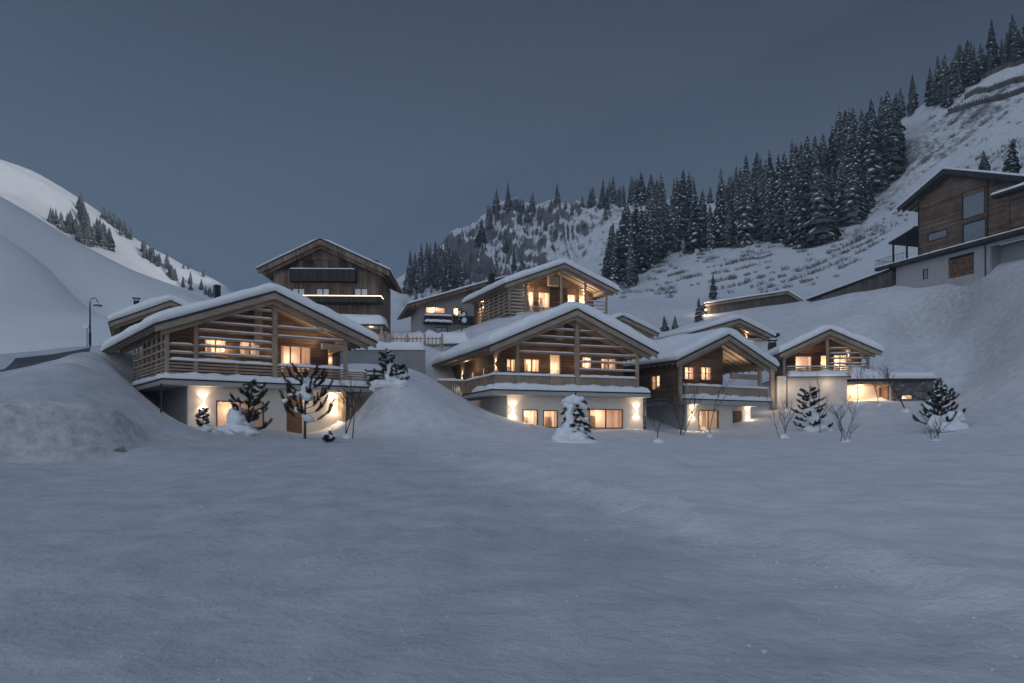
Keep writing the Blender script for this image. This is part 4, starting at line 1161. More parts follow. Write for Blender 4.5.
# mountainside
G += [pt(620, 312, 142), pt(700, 306, 148), pt(640, 302, 165), pt(720, 288, 175), pt(800, 278, 165), pt(880, 262, 152), pt(1024, 180, 135), pt(960, 205, 150), pt(850, 235, 190), pt(800, 245, 190), pt(740, 258, 190), pt(680, 270, 190), pt(610, 288, 190),
      pt(1024, 110, 210), pt(1024, 52, 258), pt(940, 115, 235), pt(930, 100, 268), pt(860, 152, 272), pt(800, 178, 286), pt(740, 203, 300), pt(700, 205, 320), pt(640, 202, 340), pt(600, 202, 360), pt(540, 206, 378), pt(487, 214, 386), pt(452, 237, 392), pt(428, 262, 398), pt(400, 290, 404), pt(370, 300, 405),
      pt(870, 205, 225), pt(790, 222, 238), pt(700, 237, 255), pt(640, 245, 270), pt(600, 268, 255), pt(560, 262, 318), pt(575, 235, 336), pt(480, 285, 330), pt(430, 300, 330), pt(520, 272, 330), pt(540, 228, 356), pt(500, 232, 362), pt(460, 265, 352), pt(600, 230, 338),
      pt(540, 302, 200), pt(450, 312, 200), pt(400, 318, 190), pt(540, 290, 258), pt(440, 305, 270), pt(340, 325, 200), pt(330, 320, 300), pt(260, 335, 250)]
G += [(240, 330, 112), (150, 345, 88), (80, 400, 78), (10, 450, 88), (-40, 470, 78), (-90, 480, 60), (240, 400, 60), (60, 480, 50), (-150, 480, 60), (-150, 380, 45), (-160, 250, 30), (-130, 170, 20), (-160, 90, 14), (-110, 60, 7), (-110, -40, 0)]
G += [(130, 20, 78), (130, -60, 92), (210, 70, 125), (90, 25, 45), (65, 20, 20), (45, 20, 3.0), (45, -20, 1.5), (70, -50, 20), (220, -50, 155), (220, -100, 160), (100, 70, 46), (120, 110, 68), (230, 150, 150), (240, 230, 185), (250, 190, 178)]  # unseen slopes at the right, raised to keep sun off village and ridge
tps = TPS(G)
for h in (c1, c2, c3, c4, c5, c8): pass


def sstep(a, b, x):
    t = np.clip((x - a) / (b - a), 0, 1); return t * t * (3 - 2 * t)


def ground_np(X, Y):
    Z = tps(X, Y)
    # packed track in front, whose edge runs from the middle to the lower right
    e = Y - (21.0 - X * 3.2 + 1.2 * np.sin(X * .55) + .6 * np.sin(X * 1.7 + 1)) * np.where(X > -4, 1, 1)
    near = sstep(34, 24, Y) * sstep(-14, -2, X)
    Z = Z + .26 * sstep(-1.2, 2.2, e) * near
    # the plough has cut the bank at the left: its foot-to-top ramp becomes a steep face
    wx = sstep(-28, -24, X) * sstep(-15.6, -18.4, X) * sstep(26, 28.5, Y) * sstep(40, 36.5, Y)
    lo_, hi_ = -1.05, 1.75
    t = np.clip((Z - lo_) / (hi_ - lo_), 0, 1)
    sh = .06 * t + .94 * sstep(.34, .60, t + .04 * np.sin(X * .9))
    Z = np.where((Z > lo_) & (Z < hi_), Z * (1 - wx) + (lo_ + (hi_ - lo_) * sh) * wx, Z)
    return Z


def fine_noise(x, y):
    """small relief of the snow surface"""
    d = math.hypot(x, y)
    v = Vector((x, y, 0))
    z = .10 * mnoise.noise(v * .16) * min(1, d / 12)
    z += .055 * mnoise.noise(Vector((x * .55, y * .35, 5)))
    if d < 45:
        k = 1 if d < 25 else (45 - d) / 20
        e = y - (21.0 - x * 3.2 + 1.2 * math.sin(x * .55) + .6 * math.sin(x * 1.7 + 1))
        rough = 1.0 if e < 0 else max(.22, 1 - e / 4)
        z += k * (.045 * mnoise.noise(Vector((x * 1.5, y * 1.0, 9))) + rough * .040 * mnoise.noise(Vector((x * 4.2, y * 3.0, 2))) + rough * .016 * mnoise.noise(Vector((x * 10, y * 7.0, 3))))
        c = mnoise.noise(Vector((x * 2.2 + 30, y * 1.6, 7)))
        if c > .3: z += k * rough * .13 * (c - .3)
        if abs(e) < 3: z += k * .10 * (1 - abs(e) / 3) * (.4 + mnoise.noise(Vector((x * 1.8, y * 1.8, 12))))
    # broken face of the cut snow bank
    if -26 < x < -14 and 27 < y < 40:
        w = max(0, 1 - abs(x + 20) / 6) * max(0, 1 - abs(y - 34) / 5)
        z += w * (.34 * mnoise.noise(Vector((x * .5, y * .5, 2))) + .20 * mnoise.noise(Vector((x * 2.1, y * 2.1, 6))) + .13 * mnoise.noise(Vector((x * 5, y * 5, 6))))
    return z


def mtn_noise(x, y):
    """gullies and crags of the mountainside"""
    a = min(1, max(0, (y - 150) / 60.0)) if x < 90 else min(1, max(0, (y - 125) / 50.0))
    if a <= 0: return 0.0
    z = 1.3 * mnoise.noise(Vector((x * .045, y * .045, 1))) + 1.0 * mnoise.noise(Vector((x * .13, y * .13, 4))) + .6 * mnoise.noise(Vector((x * .35, y * .35, 8)))
    cx = max(0, 1 - abs(x + 2) / 58.0) ; cy = max(0, 1 - abs(y - 350) / 60.0)
    c = min(1, 1.8 * cx * cy)
    if c > 0:
        r1 = 1 - 2 * abs(mnoise.noise(Vector((x * .05 + 4, y * .022, 3)))); r2 = 1 - 2 * abs(mnoise.noise(Vector((x * .13, y * .07, 7))))
        z += c * (9 * (r1 - .5) + 6 * (r2 - .5) + 2.6 * mnoise.noise(Vector((x * .3, y * .3, 2))) + 1.5 * mnoise.noise(Vector((x * .7, y * .7, 5))))
    return a * z


def axis(lo, hi, zones):
    out = [lo]; x = lo
    while x < hi:
        st = zones[-1][2]
        for a, b, q in zones:
            if a <= x < b: st = q; break
        x += st; out.append(min(x, hi))
    return np.array(out)


gx = axis(-175, 250, [(-175, -75, 4), (-75, -45, 1.0), (-45, -28, .5), (-28, -14, .25), (-14, -7, .3), (-7, 7, .17), (7, 14, .3), (14, 62, .55), (62, 120, 1.3), (120, 250, 2.2), (0, 1, 2)])
gy = axis(-60, 480, [(-60, 0, 6), (0, 3, .6), (3, 9, .17), (9, 18, .28), (18, 28, .45), (28, 42, .28), (42, 100, .5), (100, 150, 1.0), (150, 300, 1.8), (300, 400, 1.5), (400, 480, 3), (0, 1, 2)])
GX, GY = np.meshgrid(gx, gy, indexing='ij')
GZ = ground_np(GX, GY)
nx_, ny_ = GX.shape
for i in range(nx_):
    for j in range(ny_):
        x, y = gx[i], gy[j]
        GZ[i, j] += mtn_noise(x, y)
        if y < 110 and -75 < x < 75: GZ[i, j] += fine_noise(x, y)


def gz(x, y):
    """height of the finished ground sheet"""
    i = int(np.clip(np.searchsorted(gx, x) - 1, 0, nx_ - 2)); j = int(np.clip(np.searchsorted(gy, y) - 1, 0, ny_ - 2))
    u = (x - gx[i]) / (gx[i + 1] - gx[i]); v = (y - gy[j]) / (gy[j + 1] - gy[j])
    return float((GZ[i, j] * (1 - u) + GZ[i + 1, j] * u) * (1 - v) + (GZ[i, j + 1] * (1 - u) + GZ[i + 1, j + 1] * u) * v)


def hit(px, py, y0=8.0, y1=420.0, st=.25):
    """first point of the ground seen along a line of sight"""
    a = (px - HX) / F; b = (HY - py) / F; y = y0
    while y < y1:
        if b * y <= gz(a * y, y): return (a * y, y, gz(a * y, y))
        y += st if y < 100 else st * 3
    return None


def sheet(name, sel, mat, kind='structure'):
    idx = -np.ones((nx_, ny_), int); vs = []; fs = []
    for i in range(nx_ - 1):
        for j in range(ny_ - 1):
            if not sel(gx[i], gy[j]): continue
            q = []
            for a, b in ((i, j), (i + 1, j), (i + 1, j + 1), (i, j + 1)):
                if idx[a, b] < 0:
                    idx[a, b] = len(vs); vs.append((gx[a], gy[b], GZ[a, b]))
                q.append(int(idx[a, b]))
            fs.append(q)
    me = bpy.data.meshes.new(name); me.from_pydata(vs, [], fs); me.materials.append(mat)
    me.polygons.foreach_set('use_smooth', [True] * len(fs)); me.update()
    return tag(link(bpy.data.objects.new(name, me)), kind=kind)


far = lambda x, y: y > 146 or (x > 62 and y > 100)
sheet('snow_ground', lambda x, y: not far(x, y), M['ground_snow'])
sheet('mountain_slope', far, M['mountain'])

# ---- the two snow hills at the left
def hill(name, pts, xr, yr, step, mat, nfun):
    t = TPS(pts, 1e-4)
    xs = np.arange(xr[0], xr[1] + .01, step); ys = np.arange(yr[0], yr[1] + .01, step)
    X, Y = np.meshgrid(xs, ys, indexing='ij'); Z = t(X, Y)
    for i in range(len(xs)):
        for j in range(len(ys)): Z[i, j] += nfun(xs[i], ys[j])
    vs = np.stack([X.ravel(), Y.ravel(), Z.ravel()], 1).tolist(); n = len(ys)
    fs = [(i * n + j, (i + 1) * n + j, (i + 1) * n + j + 1, i * n + j + 1) for i in range(len(xs) - 1) for j in range(n - 1)]
    me = bpy.data.meshes.new(name); me.from_pydata(vs, [], fs); me.materials.append(mat)
    me.polygons.foreach_set('use_smooth', [True] * len(fs)); me.update()
    o = tag(link(bpy.data.objects.new(name, me)), kind='structure')
    def zat(x, y):
        i = int(np.clip((x - xs[0]) / step, 0, len(xs) - 2)); j = int(np.clip((y - ys[0]) / step, 0, len(ys) - 2))
        u = (x - xs[i]) / step; v = (y - ys[j]) / step
        return float((Z[i, j] * (1 - u) + Z[i + 1, j] * u) * (1 - v) + (Z[i, j + 1] * (1 - u) + Z[i + 1, j + 1] * u) * v)
    return o, zat


B = [pt(-80, 365, 78), pt(0, 354, 80), pt(60, 352, 84), pt(100, 347, 90), pt(160, 338, 112), pt(220, 328, 150), pt(0, 300, 118), pt(60, 300, 140), pt(120, 312, 168), pt(0, 237, 148), pt(50, 270, 156), pt(105, 319, 152), pt(0, 246, 160), pt(50, 281, 168), pt(105, 327, 164), pt(-60, 208, 146), pt(-60, 214, 156), pt(-120, 240, 130), pt(-150, 330, 90),
     pt(0, 203, 172), pt(35, 215, 182), pt(70, 235, 192), pt(100, 258, 202), pt(130, 281, 214), pt(170, 312, 228), pt(230, 350, 245), pt(-60, 180, 165), pt(-160, 140, 150), (-150, 215, 38), (-120, 250, 25), (-80, 270, 20), (-190, 220, 60), (-60, 300, 5), (-230, 150, 85), (-200, 90, 60), (-20, 200, 15), (-30, 260, 10)]
hill_b, zb_at = hill('near_hill', B, (-240, -30), (60, 300), 2.5, M['hill_snow'],
                     lambda x, y: 1.1 * mnoise.noise(Vector(((x * .6 + y * .4) * .03, (x - y) * .012, 3))) + .35 * mnoise.noise(Vector((x * .1, y * .1, 2))))
A = [pt(-200, 115, 470), pt(-90, 138, 480), pt(0, 163, 482), pt(30, 172, 480), pt(60, 188, 472), pt(100, 213, 460), pt(130, 235, 450), pt(160, 253, 440), pt(190, 267, 430), pt(215, 278, 424), pt(232, 290, 420), pt(262, 310, 414), pt(310, 345, 405),
     pt(0, 215, 350), pt(60, 245, 350), pt(120, 285, 345), pt(170, 318, 340), pt(220, 340, 340), pt(-120, 200, 340), pt(50, 208, 420), pt(110, 248, 410), pt(170, 285, 395), pt(280, 350, 350),
     (-260, 560, 120), (-200, 540, 70), (-150, 530, 30), (-350, 560, 150), (-120, 480, 10), (-420, 480, 170), (-400, 340, 110), (-300, 280, 60), (-180, 280, 20)]
hill_a, za_at = hill('far_hill', A, (-440, -80), (280, 580), 3.0, M['hill_snow'],
                     lambda x, y: 3.2 * mnoise.noise(Vector(((x + y * .5) * .03, (y - x * .4) * .006, 1))) + 1.0 * mnoise.noise(Vector((x * .06, y * .06, 6))) + .4 * mnoise.noise(Vector((x * .2, y * .2, 6))))


def hit_hill(zat, px, py, y0, y1):
    a = (px - HX) / F; b = (HY - py) / F; y = y0
    while y < y1:
        if b * y <= zat(a * y, y): return (a * y, y, zat(a * y, y))
        y += .8
    return None


# ---- road at the left edge
rd = [(-70, 49), (-48, 51), (-39, 54), (-36.5, 59), (-38, 65), (-42, 73)]
mb = MB()
us = list(range(len(rd) * 6 - 5)); ws = [-3, -1.5, 0, 1.5, 3]
def rpos(u, w):
    i = min(int(u // 6), len(rd) - 2); t = (u - i * 6) / 6
    x = rd[i][0] * (1 - t) + rd[i + 1][0] * t; y = rd[i][1] * (1 - t) + rd[i + 1][1] * t
    dx = rd[i + 1][0] - rd[i][0]; dy = rd[i + 1][1] - rd[i][1]; L = math.hypot(dx, dy)
    x += dy / L * w; y -= dx / L * w
    return (x, y, gz(x, y) + .06)
mb.blanket(us, ws, rpos)
tag(mb.build('road', M['asphalt'], None, True), kind='structure')

# ---- retaining wall, fence, posts
def wall_line(name, label, cat, p, z0, z1, th, mat, snow=.5):
    root = tag(empty(name, (p[0][0], p[0][1], z0)), label, cat)
    mb = MB(); sn = MB()
    for a, b in zip(p[:-1], p[1:]):
        mb.beam((a[0] - p[0][0], a[1] - p[0][1], (z1 - z0) / 2), (b[0] - p[0][0], b[1] - p[0][1], (z1 - z0) / 2), th, z1 - z0)
        if snow: sn.snow_strip((a[0] - p[0][0], a[1] - p[0][1] + .5, z1 - z0), (b[0] - p[0][0], b[1] - p[0][1] + .5, z1 - z0), 1.6, snow, 2)
    mb.build('wall_body', mat, root)
    if snow: sn.build('wall_snow', M['snow'], root, True)
    return root
q0 = pt(338, 366, 77); q1 = pt(425, 366, 77)
wall_line('retaining_wall', 'smooth grey concrete retaining wall capped with snow between two chalets', 'wall', [q0[:2], q1[:2]], 4.5, 8.7, .4, M['concrete'], .75)

def picket_fence(name, label, a, b, zf, h=1.0, gap=.42):
    root = tag(empty(name, (a[0], a[1], zf(a))), label, 'fence')
    L = math.hypot(b[0] - a[0], b[1] - a[1]); n = int(L / gap)
    mb = MB()
    for i in range(n):
        t = (i + .5) / n; x = (b[0] - a[0]) * t; y = (b[1] - a[1]) * t; z = zf((a[0] + x, a[1] + y)) - zf(a)
        mb.box(x - .06, x + .06, y - .02, y + .02, z - .2, z + h)
    mb.build('pickets', M['larch_v'], root)
    mb = MB(); zb = zf(b) - zf(a)
    for k in (.2, h - .18): mb.beam((0, .07, k), (b[0] - a[0], b[1] - a[1] + .07, zb + k), .06, .1)
    mb.build('rail', M['larch'], root)
    for i in range(5):
        t = i / 4; x = (b[0] - a[0]) * t; y = (b[1] - a[1]) * t + .15; z = zf((a[0] + x, a[1] + y)) - zf(a)
        mb = MB(); mb.box(x - .1, x + .1, y - .07, y + .1, z - .3, z + h + .35)
        mb.build('post', M['larch_v'], root)
    sn = MB(); sn.snow_strip((0, .3, h - .35), (b[0] - a[0], b[1] - a[1] + .3, zb + h - .35), .5, .3, 4)
    return root
fa = pt(372, 346, 86); fb = pt(442, 345, 86)
picket_fence('picket_fence', 'weathered wooden picket fence along the snowy terrace above the grey retaining wall', fa[:2], fb[:2], lambda p: 10.15)
# snowy terrace edge behind the fence
mb = MB(); mb.snow_strip((pt(370, 0, 90)[0], 90, 10.6), (pt(470, 0, 90)[0], 90, 10.8), 3.0, 1.4, 11, 0, .5)
tag(mb.build('snow_bank', M['snow'], None, True), kind='structure')
# dark rail on the heap side
ra = pt(364, 378, 66); rb_ = pt(384, 376, 66)
root = tag(empty('garden_fence', (ra[0], ra[1], ra[2] - .6)), 'short dark two rail fence between the left chalet and the snow heap', 'fence')
mb = MB()
for k in (.3, .75, 1.1): mb.box(0, rb_[0] - ra[0], -.04, .04, k, k + .14)
mb.build('rail', M['log'], root)
for x in (.1, (rb_[0] - ra[0]) / 2, rb_[0] - ra[0] - .1):
    mb = MB(); mb.box(x - .07, x + .07, .045, .16, -.8, 1.35); mb.build('post', M['log'], root)

# ---- street lamp
lx, ly = pt(90, 340, 80)[:2]; lz = gz(lx, ly)
sl = tag(empty('street_lamp', (lx, ly, lz)), 'dark hook armed street lamp, unlit, standing by the snowy road', 'street lamp')
hp = (HY - 302) / F * 80 - lz
mb = MB(); mb.tube([(0, 0, -1.0), (0, 0, hp * .45), (0, 0, hp)], [.10, .085, .06], 8); mb.tube([(0, 0, .2), (0, 0, 1.4)], .13, 8); mb.build('pole', M['iron'], sl)
mb = MB(); mb.tube([(0, 0, hp)] + [(.38 - .38 * math.cos(t), 0, hp + .42 * math.sin(t)) for t in (R(15), R(45), R(80), R(110), R(140), R(170))] + [(.78, 0, hp - .12)], .04, 6); mb.build('arm', M['iron'], sl)
mb = MB(); mb.tube([(.78, 0, hp - .1), (.78, 0, hp - .22), (.78, 0, hp - .34), (.78, 0, hp - .42)], [.08, .22, .42, .44], 12); sh_ = mb.build('lamp_shade', M['iron'], sl)
mb = MB(); mb.tube([(.78, 0, hp - .425), (.78, 0, hp - .52)], [.34, .2], 12); mb.build('glass', M['lamp_white'], sh_)
blob('snow_cap', (.78, 0, hp - .26), (.36, .36, .12), M['snow'], sl, 3, rough=.1)
zs_ = (HY - 327) / F * 80 - lz
mb = MB(); mb.box(-.55, -.06, -.18, .18, zs_ - .12, zs_ + .1); mb.build('junction_box', M['lamp_white'], sl)
mb = MB(); mb.tube([(-.35, .1, -1), (-.35, .1, zs_ - .12)], .035, 6); mb.build('stay', M['iron'], sl)

# ---- avalanche barriers high on the slope
for k, (p0, p1) in enumerate([((983, 79), (1050, 54)), ((965, 101), (1060, 70)), ((948, 119), (1060, 82))]):
    pts = []
    for i in range(9):
        u = i / 8; h_ = hit(p0[0] + (p1[0] - p0[0]) * u, p0[1] + (p1[1] - p0[1]) * u, 150, 400, .5)
        if h_: pts.append(h_)
    if len(pts) < 3: continue
    o0 = pts[0]
    root = tag(empty('avalanche_barrier', o0), ('uppermost dark avalanche barrier on the forested slope, nearest the ridge', 'middle dark avalanche barrier on the forested slope, between two others', 'lowest and longest dark avalanche barrier on the forested slope')[k], 'avalanche barrier', 'avalanche barriers on the slope')
    mb = MB(); pm = MB()
    for a, b in zip(pts[:-1], pts[1:]):
        if (Vector(a) - Vector(b)).length > 40: continue
        for z in (.3, .75, 1.2): mb.beam((a[0] - o0[0], a[1] - o0[1], a[2] - o0[2] + z), (b[0] - o0[0], b[1] - o0[1], b[2] - o0[2] + z), .2, .36)
        n = 5
        for i in range(n):
            t = i / n; c = [a[m] * (1 - t) + b[m] * t - o0[m] for m in range(3)]
            pm.beam((c[0], c[1], c[2] - .5), (c[0] + .3, c[1] + .2, c[2] + 1.9), .3, .3)
    mb.build('rails', M['hut_v'], root); pm.build('posts', M['dark_wood'], root)

# ================================================================== trees
def conifer(seed, layers=24, R0=.17, snowy=.4):
    """unit-high spruce: (trunk mesh, crown mesh); the crown is whorls of drooping jagged fronds, some loaded with snow"""
    rd_ = random.Random(seed)
    tk = MB(); tk.tube([(0, 0, -.04), (0, 0, .5), (0, 0, .97)], [.014, .009, .002], 6)
    cr = MB()
    for k in range(layers):
        t = k / (layers - 1)
        z = .07 + .9 * t ** .95
        r = R0 * (1 - t) ** .8 * rd_.uniform(.7, 1.15) * (min(1, .72 + t * 3)) + .010
        nb = int(11 - 5 * t)
        ph = rd_.uniform(0, 6.28)
        for b in range(nb):
            if rd_.random() < .1: continue
            a = ph + 6.283 * b / nb + rd_.uniform(-.25, .25)
            rr = r * rd_.uniform(.68, 1.15)
            ca, sa = math.cos(a), math.sin(a)
            droop = rr * rd_.uniform(.35, .6)
            w = rr * rd_.uniform(.26, .36) + .004
            zz = z + rd_.uniform(-.012, .012)
            P = lambda f, s, dz=0: (ca * rr * f - sa * s, sa * rr * f + ca * s, zz - droop * f * f + dz)
            cr.add([P(.05, 0, .012), P(.4, w), P(.45, 0, .008), P(.4, -w), P(.75, w * .85, -.004), P(.78, 0, .003), P(.75, -w * .85, -.004), P(1, 0, -.006),
                    P(.55, w * 1.25, -.02), P(.55, -w * 1.25, -.02), P(.9, w * .9, -.024), P(.9, -w * .9, -.024)],
                   [(0, 1, 2), (0, 2, 3), (1, 4, 5, 2), (2, 5, 6, 3), (4, 7, 5), (5, 7, 6), (1, 8, 4), (3, 6, 9), (4, 10, 7), (6, 7, 11)], 0)
            # hanging twigs
            for f in (.5, .85):
                s_ = rd_.uniform(-.6, .6) * w
                p = P(f, s_); cr.add([p, (p[0] + .006, p[1] + .004, p[2] - .02), (p[0] - sa * .012, p[1] + ca * .012, p[2] - .005)], [(0, 1, 2)], 0)
            if rd_.random() < snowy * (1.1 - .5 * t):
                e = .006
                cr.add([P(.3, 0, .008 + e), P(.5, w * .42, e), P(.55, 0, .008 + e), P(.5, -w * .42, e), P(.8, w * .5, e - .002), P(.95, 0, .001 + e), P(.8, -w * .5, e - .002)],
                       [(0, 1, 2), (0, 2, 3), (1, 4, 5, 2), (2, 5, 6, 3)], 1)
    return tk, cr


TR = []
for i in range(7):
    tk, cr = conifer(100 + i, 26 if i < 4 else 20, (.17, .19, .15, .21, .18, .23, .16)[i], (.6, .75, .5, .8, .7, .85, .55)[i])
    TR.append((tk, cr))
TREE_ME = []
for tk, cr in TR:
    a = tk.build('trunk_shape', M['bark']); c = cr.build('crown_shape', [M['needle'], M['snow']])
    TREE_ME.append((a.data, c.data)); bpy.data.objects.remove(a); bpy.data.objects.remove(c)
rt = random.Random(42)
PLANTED = []


def tree(loc_, h, label, group=None, k=None, cat='tree', name='spruce_tree', wide=1.0):
    k = rt.randrange(7) if k is None else k
    s = h; args = ((s * wide * rt.uniform(.92, 1.1), s * wide * rt.uniform(.92, 1.1), s), (R(rt.uniform(-3, 3)), R(rt.uniform(-3, 3)), rt.uniform(0, 6.28)))
    PLANTED.append((loc_, h, label, group, k, cat, name, args))


def plant(loc_, h, label, group, k, cat, name, args):
    o = link(bpy.data.objects.new(name, TREE_ME[k][0]))
    o.location = loc_; o.scale, o.rotation_euler = args
    tag(o, label, cat, group)
    c = link(bpy.data.objects.new('crown', TREE_ME[k][1])); c.parent = o
    return o


def in_poly(x, y, P):
    r = False; n = len(P)
    for i in range(n):
        (x0, y0), (x1, y1) = P[i], P[(i + 1) % n]
        if (y0 > y) != (y1 > y) and x < (x1 - x0) * (y - y0) / (y1 - y0) + x0: r = not r
    return r


def forest(poly, n, hr, label, group, sep, y0, y1, tries=6000, w=(.85, 1.2), clump=True):
    got = []
    xs = [p[0] for p in poly]; ys = [p[1] for p in poly]
    for _ in range(tries):
        if len(got) >= n: break
        px, py = rt.uniform(min(xs), max(xs)), rt.uniform(min(ys), max(ys))
        if not in_poly(px, py, poly): continue
        if clump and mnoise.noise(Vector((px * .030 + 5, py * .045, 2.0))) < -.2: continue
        h_ = hit(px, py, y0, y1, 1.0)
        if not h_: continue
        if any((h_[0] - g[0]) ** 2 + (h_[1] - g[1]) ** 2 < sep * sep for g in got): continue
        got.append(h_)
        tree((h_[0], h_[1], h_[2] - .4), rt.uniform(*hr), label, group, wide=rt.uniform(*w))
    return got


# dense belt on the right-hand slope (polygons of where the trunks stand)
forest([(640, 275), (660, 262), (700, 252), (735, 248), (775, 242), (765, 212), (700, 218), (650, 228), (618, 285), (630, 275)], 66, (9, 21), 'dark snow dusted spruce at the lower left end of the forest belt', 'spruces at the lower left end of the forest belt', 3.2, 150, 345)
forest([(770, 244), (790, 252), (822, 246), (852, 232), (884, 192), (900, 175), (905, 150), (860, 160), (800, 186), (740, 212), (765, 225)], 84, (10, 24), 'tall snow dusted spruce in the middle of the dense forest belt', 'spruces in the middle of the forest belt', 3.0, 150, 345)
forest([(905, 118), (935, 106), (925, 92), (880, 130), (740, 200), (640, 201), (640, 206), (740, 206), (860, 155)], 36, (6, 15), 'spruce on the skyline ridge above the dense forest belt', 'spruces on the skyline above the forest belt', 3.0, 220, 345, clump=False)
forest([(930, 102), (1030, 50), (1030, 58), (985, 76), (945, 112)], 30, (7, 16), 'dark spruce at the top right near the avalanche barriers', 'spruces near the avalanche barriers', 3.0, 180, 330, clump=False)
forest([(600, 292), (640, 288), (660, 262), (640, 240), (612, 262)], 30, (9, 17), 'spruce in the shaded gully beside the rocky cliff', 'spruces in the gully beside the cliff', 3.0, 150, 345)
forest([(388, 306), (412, 306), (455, 296), (462, 286), (440, 270), (420, 278), (395, 292)], 26, (11, 18), 'dark spruce left of the cliff behind the brown guest house', 'spruces behind the guest house', 3.2, 190, 403)
forest([(470, 290), (530, 290), (528, 240), (540, 205), (480, 215), (455, 245), (455, 275)], 17, (5, 13), 'small spruce clinging to the rocky cliff', 'spruces on the rocky cliff', 4.5, 250, 403)
forest([(490, 213), (640, 202), (640, 206), (490, 218)], 18, (4, 10), 'spruce on the skyline above the rocky cliff', 'spruces on the skyline above the cliff', 3.5, 300, 403, clump=False)
forest([(540, 250), (640, 225), (640, 206), (545, 212)], 9, (3, 8), 'stunted spruce among the upper crags of the cliff', 'spruces among the upper crags', 4, 280, 403)
forest([(585, 212), (655, 206), (655, 198), (585, 198)], 16, (6, 13), 'spruce on the saddle between the rocky cliff and the forest belt', 'spruces on the saddle beside the cliff', 3.2, 240, 403, clump=False)
# trees one by one on the near slope
for px, py, h, label, k in ((713, 300, 5.6, 'lone dark spruce behind the left end of the hillside hut', 4), (699, 327, 4.6, 'slender spruce in front of the lamp end of the hillside hut', 6),
                            (665, 333, 2.6, 'left one of two tiny spruces behind the black chimney', 5), (675, 333, 2.7, 'right one of two tiny spruces behind the black chimney', 3),
                            (1010, 190, 9, 'lone spruce behind the roof of the hillside house', 1), (985, 176, 6, 'small spruce at the left above the hillside house roof', 3),
                            (572, 284, 5, 'small lone spruce on the snowfield right of the cliff foot', 2), (580, 287, 6.5, 'larger lone spruce beside the gully above the upper chalet roof', 0)):
    h_ = hit(px, py, 90, 400, .5)
    if h_: tree((h_[0], h_[1], h_[2] - .2), h, label, None, k, wide=1.25)
# left hill
def far_row(px0, py0, px1, py1, n, hr, label, group, jit=3):
    for i in range(n):
        t = (i + rt.random()) / n
        h_ = hit_hill(za_at, px0 + (px1 - px0) * t + rt.uniform(-jit, jit), py0 + (py1 - py0) * t + rt.uniform(-jit, jit), 320, 520)
        if h_: tree((h_[0], h_[1], h_[2] - .3), rt.uniform(*hr), label, group, wide=1.25)
g_ = 'spruces on the sunlit far hill'
far_row(50, 222, 57, 226, 3, (7, 9), 'dark spruce in the small leftmost cluster on the bright hill', g_ + ', leftmost cluster', 1.5)
far_row(62, 228, 95, 250, 16, (7, 12), 'dark spruce in the large lower cluster on the bright hill', g_ + ', large lower cluster', 3)
far_row(78, 210, 90, 240, 9, (8, 12), 'dark spruce in the steep line above the large cluster on the bright hill', g_ + ', steep line', 2)
far_row(95, 240, 112, 252, 7, (10, 14), 'tall spruce at the right end of the large cluster on the bright hill', g_ + ', right end of the large cluster', 2)
far_row(105, 220, 130, 240, 10, (6, 9), 'spruce in the upper row close to the ridge of the bright hill', g_ + ', upper row', 2)
far_row(140, 252, 165, 270, 10, (6, 9), 'spruce in the middle row further down the bright hill', g_ + ', middle row', 2)
far_row(168, 275, 176, 282, 5, (6, 8), 'spruce in the short lower row of the bright hill', g_ + ', short lower row', 1.5)
far_row(180, 285, 218, 300, 9, (4, 7), 'small spruce scattered at the right foot of the bright hill', g_ + ', right foot', 4)
far_row(185, 268, 228, 284, 9, (3.5, 6), 'small spruce near the right ridge of the bright hill', g_ + ', right ridge', 3)
far_row(130, 232, 165, 254, 5, (3.5, 6), 'stubby spruce on the skyline of the bright hill', g_ + ', skyline', 2)

# the 300 spruces that show largest are things of their own; the small far rest is one mass
PLANTED.sort(key=lambda t: -t[1] / t[0][1])
for t in PLANTED[:300]: plant(*t)
vv = []; ff = []; mm_ = []; off_ = 0
for loc_, h, label, group, k, cat, name, (sc_, ro_) in PLANTED[300:]:
    mat_ = Matrix.LocRotScale(Vector(loc_), __import__('mathutils').Euler(ro_), Vector(sc_))
    for me_, base in ((TREE_ME[k][0], 0), (TREE_ME[k][1], 1)):
        vv.extend([tuple(mat_ @ v.co) for v in me_.vertices])
        for p in me_.polygons:
            ff.append(tuple(i + off_ for i in p.vertices)); mm_.append(p.material_index + base)
        off_ += len(me_.vertices)
if ff:
    me_ = bpy.data.meshes.new('far_spruces'); me_.from_pydata(vv, [], ff)
    for m_ in (M['bark'], M['needle'], M['snow']): me_.materials.append(m_)
    me_.polygons.foreach_set('material_index', mm_); me_.update()
    tag(link(bpy.data.objects.new('far_spruces', me_)), 'smallest far spruces scattered over the bright left hill and the skyline', 'trees', None, 'stuff')

